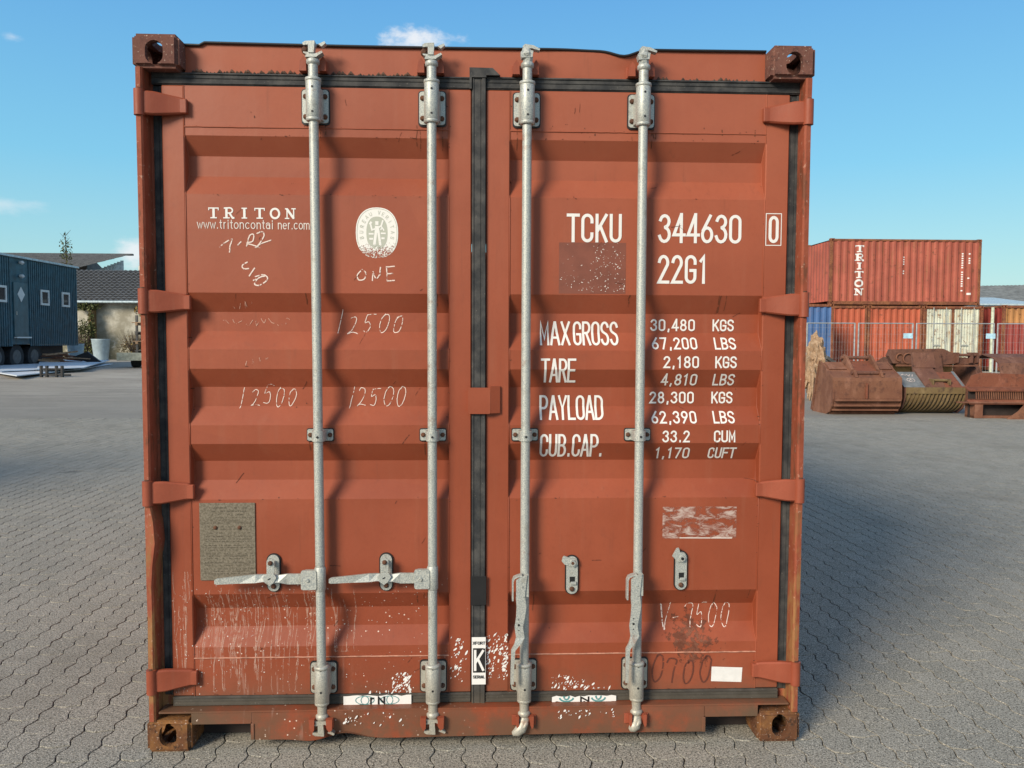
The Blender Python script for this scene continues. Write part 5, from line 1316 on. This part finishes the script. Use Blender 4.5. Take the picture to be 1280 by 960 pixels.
tiled('roof_tiles', ob, -7.2, 14.2, -.5, 3.32, 5.4, 5.52, 70, 18); mb = MB(); mb.prism([(5.4, 5.50), (10.4, 3.4), (10.4, 3.3), (5.4, 5.40), (-.45, 3.24), (-.45, 3.30)], 'x', -7.2, 14.2); mb.build('roof_deck', M['dark'], ob)
mb = MB(); mb.tube([(-7.2, -.56, 3.26), (14.2, -.56, 3.26)], .075, 8); mb.build('gutter', M['paleroof'], ob)
for x in (-2.55, .85):
    mb = MB(); mb.box(x-.16, x+.16, -.40, -.10, 0, 3.2, 0, .02); mb.build('wall_pillar', M['bk2'], ob)
bh = empty('barn', (-30, 56, .33)); tag(bh, 'large barn with a dark tiled roof ending in a slanting gable of pale boards', 'barn')
mb = MB(); mb.box(-14, 1.5, 6, 22, 0, 5.3); mb.build('wall', M['greywall'], bh)
mb = MB(); 
cols = 130; rows = 16
for j in range(rows):
    vs = []
    for v_, k_ in ((j/rows-.035, .03), ((j+1)/rows, 0)):
        for i in range(cols*2+1):
            u = i/(cols*2); xr = 2.1-7.1*(1-v_); x = -18+(xr+18)*u
            vs.append((x, -2+9*v_, 4.2+3.75*v_+k_+(.05 if i % 2 else 0)))
    n = cols*2+1; mb.add(vs, [(i, i+1, n+i+1, n+i) for i in range(n-1)])
mb.build('roof_tiles', M['tile'], bh, kind='stuff', fix=False)
mb = MB()
for k in range(11):
    x = -1.25+k*.26; mb.box(x, x+.245, 6.55, 6.59, 4.0, 6.42+.98*(k/10))
mb.build('gable_boards', M['paleroof'], bh, kind='stuff')
mb = MB(); mb.box(-18, 2.1, 7.0, 7.3, 7.86, 8.0); mb.build('roof_ridge', M['tile'], bh)
mb = MB(); mb.prism([(6.6, 4.0), (6.6, 6.3), (7.2, 7.9), (16, 4.5), (16, 4.0)], 'x', -18, -1.4); mb.build('back_slope', M['tile'], bh)
cab = empty('site_cabin', (-18.8, 28.6, .26)); tag(cab, 'dark blue board-clad cabin trailer on wheels with a narrow door and small white windows', 'cabin trailer')
M['navy'] = simple('dark_blue_boards', (.016, .068, .098), .5, 0, .35, 3); M['navy2'] = simple('blue_door_paint', (.04, .095, .12), .45, 0, .2, 3)
M['whitep'] = simple('white_window_frame', (.55, .58, .58), .5, 0, .05); M['glass'] = Mat('dark_window_glass', .08).mat; M['glass'].node_tree.nodes['Principled BSDF'].inputs['Base Color'].default_value = (.03, .035, .04, 1)
Lc = 7.2  # local y runs back along the cabin, local +x faces the yard
mb = MB(); mb.prism([(-5.2, .98), (6.8, 1.02), (6.8, 4.52), (-5.2, 4.52)], 'x', -2.5, -.03); mb.build('body', M['navy'], cab)
mb = MB(); y = -5.2; k = 0
while y < 6.78:
    if not (1.60 < y < 2.72):
        mb.box(-.0295, .0, y, y+.10, .93, 4.50, 0, .006)
    y += .155; k += 1
mb.build('cladding_boards', M['navy'], cab, kind='stuff')
mb = MB(); mb.prism([(-5.3, 4.52), (6.9, 4.52), (6.9, 4.60), (-5.3, 4.60)], 'x', -2.6, .09); mb.build('roof', M['paleroof'], cab)
mb = MB(); mb.box(-.028, .02, 1.70, 2.70, 1.33, 3.53, 0, .008); dd = mb.build('door', M['navy2'], cab)
mb = MB(); mb.prism([(2.20, 2.74), (2.46, 3.05), (2.20, 3.36), (1.94, 3.05)], 'x', .021, .035); mb.build('diamond_window', M['whitep'], dd)
mb = MB(); mb.box(.021, .06, 1.80, 1.84, 2.2, 2.34); mb.build('handle', M['galv'], dd)
mb = MB(); mb.box(.002, .12, 1.68, 2.74, 1.26, 1.32); mb.build('door_sill', M['whitep'], cab)
for y in (.85, 4.0, 5.75):
    mb = MB(); y0, y1, z0, z1 = y-.33, y+.33, 2.68, 3.34
    for a in ((y0, y1, z0, z0+.09), (y0, y1, z1-.09, z1), (y0, y0+.08, z0+.09, z1-.09), (y1-.08, y1, z0+.09, z1-.09)): mb.box(-.02, .05, *a)
    wf = mb.build('window', M['whitep'], cab)
    mb = MB(); mb.box(-.02, .012, y0+.08, y1-.08, z0+.09, z1-.09); mb.build('pane', M['glass'], wf)
for z in (4.35, 3.80):
    mb = MB(); mb.tube([(.0, 2.2, z), (.10, 2.2, z), (.14, 2.2, z-.05)], [.06, .08, .07], 8); mb.build('outside_lamp', M['whitep'], cab)
mb = MB(); mb.box(-2.4, -.6, -5.0, 6.6, .22, .975); mb.build('chassis_shade_block', M['dark'], cab)  # underframe filled out into a dark block, standing in for shade below the cabin
M['trailer_rim'] = simple('dull_dark_rim', (.10, .10, .10), .6); M['tyre'] = simple('black_tyre', (.02, .02, .022), .8)
for y in (-.6, .75, 2.1, 3.4):
    mb = MB(); mb.cyl((-.50, y, .50), (-.16, y, .50), .50, n=24); wh = mb.build('wheel', M['tyre'], cab)
    mb = MB(); mb.tube([(-.16, y, .50), (-.135, y, .50)], [.29, .27], 18); mb.build('rim', M['trailer_rim'], wh)
# planters
M['tub'] = simple('blue_grey_tub', (.33, .42, .46), .6, 0, .15, 4)
for k, (x, y, s_) in enumerate(((-19.6, 36.8, .80), (-20.9, 42.2, 1.0))):
    pt = empty('planter', (x, y, .335)); tag(pt, ('smaller pale tub at the corner of the blue cabin' if k == 0 else 'larger pale grey-blue tub in front of the stained white wall'), 'planter', 'pale planters by the outbuilding')
    mb = MB(); mb.tube([(0, 0, 0), (0, 0, 1.10*s_), (0, 0, 1.16*s_), (0, 0, 1.16*s_), (0, 0, 1.0*s_)], [.36*s_, .47*s_, .50*s_, .44*s_, .40*s_], 20, 0, True, True); mb.build('tub', M['tub'], pt)
# foliage helper
def leaves(mb, c, r, n, s, seed, flat=1.0):
    rn = random.Random(seed)
    for _ in range(n):
        d = Vector((rn.gauss(0, 1), rn.gauss(0, 1), rn.gauss(0, 1))).normalized()*(rn.random()**.45)
        p = Vector(c)+Vector((d.x*r[0], d.y*r[1], d.z*r[2]))
        a = Vector((rn.gauss(0, 1), rn.gauss(0, 1), rn.gauss(0, 1))).normalized(); b_ = a.cross(Vector((rn.gauss(0, 1), rn.gauss(0, 1), rn.gauss(0, 1)))).normalized()
        q = s*rn.uniform(.6, 1.3); mb.add([p-a*q, p+b_*q*.45, p+a*q, p-b_*q*.45], [(0, 1, 2, 3)])
def leafmat(name, a, b):
    m = Mat(name, .7, 0, .3); ri = m.n.new('ShaderNodeNewGeometry').outputs['Random Per Island']; m.color(m.mix(ri, a, b)); return m.mat
M['leaf'] = leafmat('dull_green_leaves', (.05, .075, .025), (.12, .12, .04)); M['leafb'] = leafmat('autumn_brown_leaves', (.10, .05, .025), (.22, .16, .05)); M['twig'] = simple('brown_twigs', (.07, .05, .035), .9)
def bush(name, loc, label, cat, blobs, mat, s, n, stems=12, group=None, h=1.0, spread=.5):
    t = empty(name, loc); tag(t, label, cat, group); rn = random.Random(len(label)*7+int(loc[0]*10))
    mb = MB()
    for k in range(stems):
        a = rn.uniform(0, 2*PI); r = rn.uniform(.2, 1)*spread; p1 = Vector((math.cos(a)*r*.5, math.sin(a)*r*.3, h*rn.uniform(.4, .6))); p2 = Vector((math.cos(a)*r, math.sin(a)*r*.5, h*rn.uniform(.8, 1.15)))
        mb.tube([(math.cos(a)*.05, 0, 0), p1, p2], [.016, .011, .004], 4, 0, False)
    mb.build('stem', M['twig'], t, kind='stuff'); mb = MB()
    for i, (c_, r_) in enumerate(blobs): leaves(mb, c_, r_, n, s, i*13+5)
    mb.build('foliage', mat, t, kind='stuff', fix=False); return t
bush('climbing_plant', (-22.0, 43.45, .33), 'ivy-covered stem climbing the left pillar of the white wall', 'climbing plant', [((0, 0, 1.6), (.22, .18, 1.6)), ((-.3, .05, 3.0), (.9, .2, .25))], M['leaf'], .10, 260, 5, h=3.2, spread=.15)
bush('climbing_plant', (-18.65, 43.45, .33), 'climbing plant with yellowing leaves spreading under the eaves at the right pillar', 'climbing plant', [((0, 0, 1.4), (.14, .15, 1.4)), ((-.1, .0, 2.75), (1.0, .25, .35)), ((.8, 0, 2.6), (.5, .2, .5))], M['leafb'], .11, 260, 5, h=3.0, spread=.12)
bush('bush', (-19.4, 43.2, .33), 'bare twiggy brown bush behind the larger pale tub', 'bush', [((.2, 0, .7), (1.3, .4, .8)), ((1.4, .1, .6), (1.1, .4, .7))], M['leafb'], .06, 620, 110, h=1.5, spread=1.3)
bush('bush', (-22.2, 43.0, .33), 'low dark bush between the two pale tubs', 'bush', [((0, 0, .5), (.9, .3, .7)), ((.1, 0, 1.7), (.6, .2, .6))], M['leaf'], .075, 500, 60, h=1.7, spread=.6)
tr = empty('sapling', (-26.9, 50.6, .33)); tag(tr, 'thin sapling rising above the barn roof', 'tree')
mb = MB(); mb.tube([(0, 0, 0), (.1, 0, 4), (0, 0, 8.1)], [.09, .06, .015], 6)
for k in range(14): z = 5+k*.22; a = k*2.4; mb.tube([(.05, 0, z), (.05+.35*math.cos(a), .3*math.sin(a), z+.35)], [.02, .006], 4)
mb.build('trunk', M['twig'], tr); mb = MB(); leaves(mb, (0, 0, 6.7), (.42, .4, 1.45), 170, .10, 77); mb.build('crown', M['leaf'], tr, kind='stuff', fix=False)
# stove pipe behind the roof
pi = empty('roof_vent', (-22.3, 51.2, .33)); tag(pi, 'curved silver duct with an orange-red cap rising behind the outbuilding roof', 'vent')
mb = MB(); mb.tube([(.3, 0, 3.5), (.3, 0, 5.6), (.26, 0, 5.95), (.05, 0, 6.05), (-.12, 0, 5.95), (-.14, 0, 5.6)], .10, 8); mb.build('duct', M['galv'], pi)
mb = MB(); mb.box(-.02, .34, -.1, .1, 6.2, 6.9); mb.build('cap', M['c_orange'], pi)
mb = MB(); mb.box(.05, .2, -.05, .05, 6.0, 6.2); mb.build('neck', M['galv'], pi)
# flatbed trailer with a timber crate stack
fb = empty('flatbed_trailer', (-13.6, 30.2, .33)); tag(fb, 'grey-green flatbed trailer half hidden behind the left side of the big container', 'trailer')
M['trailer'] = simple('faded_green_grey_paint', (.30, .32, .26), .7)
mb = MB(); mb.box(-.95, 1.6, -.2, 2.2, .42, .58, 0, .01); mb.build('bed', M['trailer'], fb)
mb = MB(); mb.box(-1.0, 1.6, -.30, -.21, .30, .62, 0, .01); mb.build('tail_board', M['trailer'], fb)
for x in (-.55, .9):
    mb = MB(); mb.cyl((x-.12, .5, .26), (x+.12, .5, .26), .26, n=16); mb.build('wheel', M['tyre'], fb)
cr_ = empty('pallet_stack', (-13.5, 30.6, .915)); tag(cr_, 'stack of old wooden pallets on the flatbed trailer', 'pallets')
for k in range(4):
    mb = MB()
    for x in (-.42, 0, .40): mb.box(x-.05, x+.05, -.4, .5, k*.38, k*.38+.10)
    for y in (-.4, -.1, .2): mb.box(-.5-.1*(k % 2), .5, y, y+.2, k*.38+.101, k*.38+.135)
    mb.build('pallet', M['wood'] if k % 2 else M['beam'], cr_)
for x in (-.42, .40):
    mb = MB(); mb.box(x-.04, x+.04, -.38, -.30, .136, 1.55); mb.build('upright', M['beam'], cr_)
mb = MB(); mb.box(-.06, .06, -.06, .06, 0, 2.3); o = mb.build('post', M['navy']); o.location = (-12.95, 29.2, .33); tag(o, 'dark blue upright beside the pallets on the trailer', 'post')
# white sheets on the ground
M['sheet'] = simple('white_plastic_sheet', (.62, .68, .74), .45, 0, .1, 2)
def sheet(pts, z, th, label):
    mb = MB(); mb.prism(pts, 'z', z, z+th); tag(mb.build('white_panel', M['sheet']), label, 'panel', 'white panels lying in front of the cabin')
sheet([(-21.4, 37.0), (-17.56, 35.83), (-14.03, 26.06), (-14.8, 24.45)], .47, .03, 'topmost white panel of the pile, pointing back towards the tubs')
sheet([(-19.56, 30.54), (-22.24, 36.3), (-20.4, 35.1), (-15.44, 25.63), (-15.87, 24.22)], .41, .03, 'white panel nearest the cabin wheels')
sheet([(-16.7, 34.25), (-14.9, 27.45), (-14.2, 22.22), (-16.83, 25.3), (-17.33, 29.94)], .35, .03, 'lowest white panel, reaching farthest towards the viewer')
for k, (a, b, c_) in enumerate((((-15.2, 24.8), (-17.2, 33.0), .18), ((-16.3, 26.0), (-19.0, 34.0), .18))):
    mb = MB(); mb.tube([(a[0], a[1], .24), (b[0], b[1], .38)], .09, 4, 0, True, False); tag(mb.build('timber_bearer', M['beam']), ('nearer' if k == 0 else 'farther')+' dark timber bearer under the white panels', 'timber', 'bearers under the white panels')
fr_ = empty('metal_frame', (-13.75, 23.4, .3)); tag(fr_, 'small black metal frame with upright stubs standing on the white panels', 'frame')
mb = MB(); mb.box(-.36, .36, -.04, .04, .22, .26); mb.box(-.36, .36, -.04, .04, .04, .08); mb.box(-.42, .42, .3, .36, .0, .05); mb.build('rail', M['black'], fr_)
for x in (-.34, -.16, .14, .32):
    mb = MB(); mb.box(x-.03, x+.03, -.05, .05, -.05, .34); mb.build('upright', M['black'], fr_)
dh = empty('scrap_heap', (-17.9, 32.6, .33)); tag(dh, 'low heap of brown branches and boards at the end of the cabin', 'scrap heap')
random.seed(8)
for k in range(16):
    mb = MB(); a = random.uniform(-.5, .5); x, y, z = random.uniform(-.9, .7), random.uniform(-.5, .5), random.uniform(.05, .5); L_ = random.uniform(.4, .9)
    mb.tube([(x-L_*math.cos(a), y, z), (x+L_*math.cos(a), y+.2, z+L_*math.sin(a)*.5)], random.uniform(.02, .06), 4, 0, True, False); mb.build('board', M['bk1'] if k % 3 else M['wood'], dh)
mb = MB(); mb.prism([(.2, .35), (.9, .62), (1.5, .15), (1.1, .12)], 'y', -.1, .0); mb.build('dark_panel', M['black'], dh)

random.seed(9); mb = MB()
for a, b in ((-1.03, -.62), (-.56, -.20), (.66, 1.04)):
    k = 0; x = a
    while x < b:
        r_ = random.uniform(.003, .0085) if random.random() < .6 else .002
        mb.tube([(x-r_, .072, 2.479), (x, .071, 2.479+r_*.8), (x+r_*1.3, .072, 2.479)], [r_*.4, r_, r_*.3], 6, 0)
        x += random.uniform(.006, .02)
mb.build('sealant_crumbs', rust_mat('dirty_sealant', (.09, .055, .04), (.13, .075, .05), (.05, .035, .03), .1), hdr, kind='stuff')

# ------------------------------------------------------------------ scratches and rust on the doors
M['scratch'] = print_mat('dark_scratch', (.09, .03, .018), .55, .8); M['runrust'] = print_mat('brown_rust_run', (.15, .052, .025), .52, .8)
random.seed(77)
for d, lo, hi in ((dl, -1.04, -.13), (dr, .13, 1.05)):
    pl = []
    for k in range(26):
        x, z, a, L_ = random.uniform(lo, hi), random.uniform(.2, 2.38), random.gauss(.9, .6), random.uniform(.008, .05)
        p = [(x+L_*t*math.cos(a)+random.gauss(0, .0006), z+L_*t*math.sin(a)+random.gauss(0, .0006)) for t in (0, .35, .7, 1)]
        for i_, q in enumerate(ribbon(p, random.uniform(.0008, .0020))): pl.append((q, k % 7))
    o = decal(pl, 'scratch', M['scratch'], d); o['kind'] = 'stuff'
    pl = []
    for k in range(30):                      # short runs below bolts, seams and recess edges
        x = random.choice([-.625, -.555, -.205, -.137] if d is dl else [.137, .206, .558, .628, 1.05, .9])+random.gauss(0, .012); z = random.choice([2.30, 1.145, .20, .33, 2.285, 1.69, .572])
        L_ = random.uniform(.015, .09); p = [(x+random.gauss(0, .001), z-L_*t) for t in (0, .3, .6, 1)]
        if not (lo < x < hi) or z-L_ < .19: continue
        for i_, q in enumerate(ribbon(p, random.uniform(.0015, .0045))): pl.append((q, k % 7))
    o = decal(pl, 'rust_run', M['runrust'], d, step=.00006); o['kind'] = 'stuff'
def seamrust():
    t = random.random(); z = random.choice((2.285, .330, 2.254, .1905, 2.045, .928)) + random.gauss(0, .003); x = random.uniform(-1.05, -.12)
    if t < .35: x = random.choice((-1.060, -.114)) + random.gauss(0, .003); z = random.uniform(.2, 2.4)
    return flake(x, z, random.uniform(.0007, .0028), random.uniform(1, 3), 0)
flakes(120, seamrust, 'rust_spot', 'rustspot', dl)
def seamrust2():
    q = seamrust(); return [(-a, b) for a, b in q]
flakes(120, seamrust2, 'rust_spot', 'rustspot', dr)

yard_container((-8.0, 2.5, .0), R(90), M['c_salmon'], 'unseen red shipping container added off to the left to shade the paving', 'doors', M['c_rust'])  # out of view, added so that something casts shade on the left paving
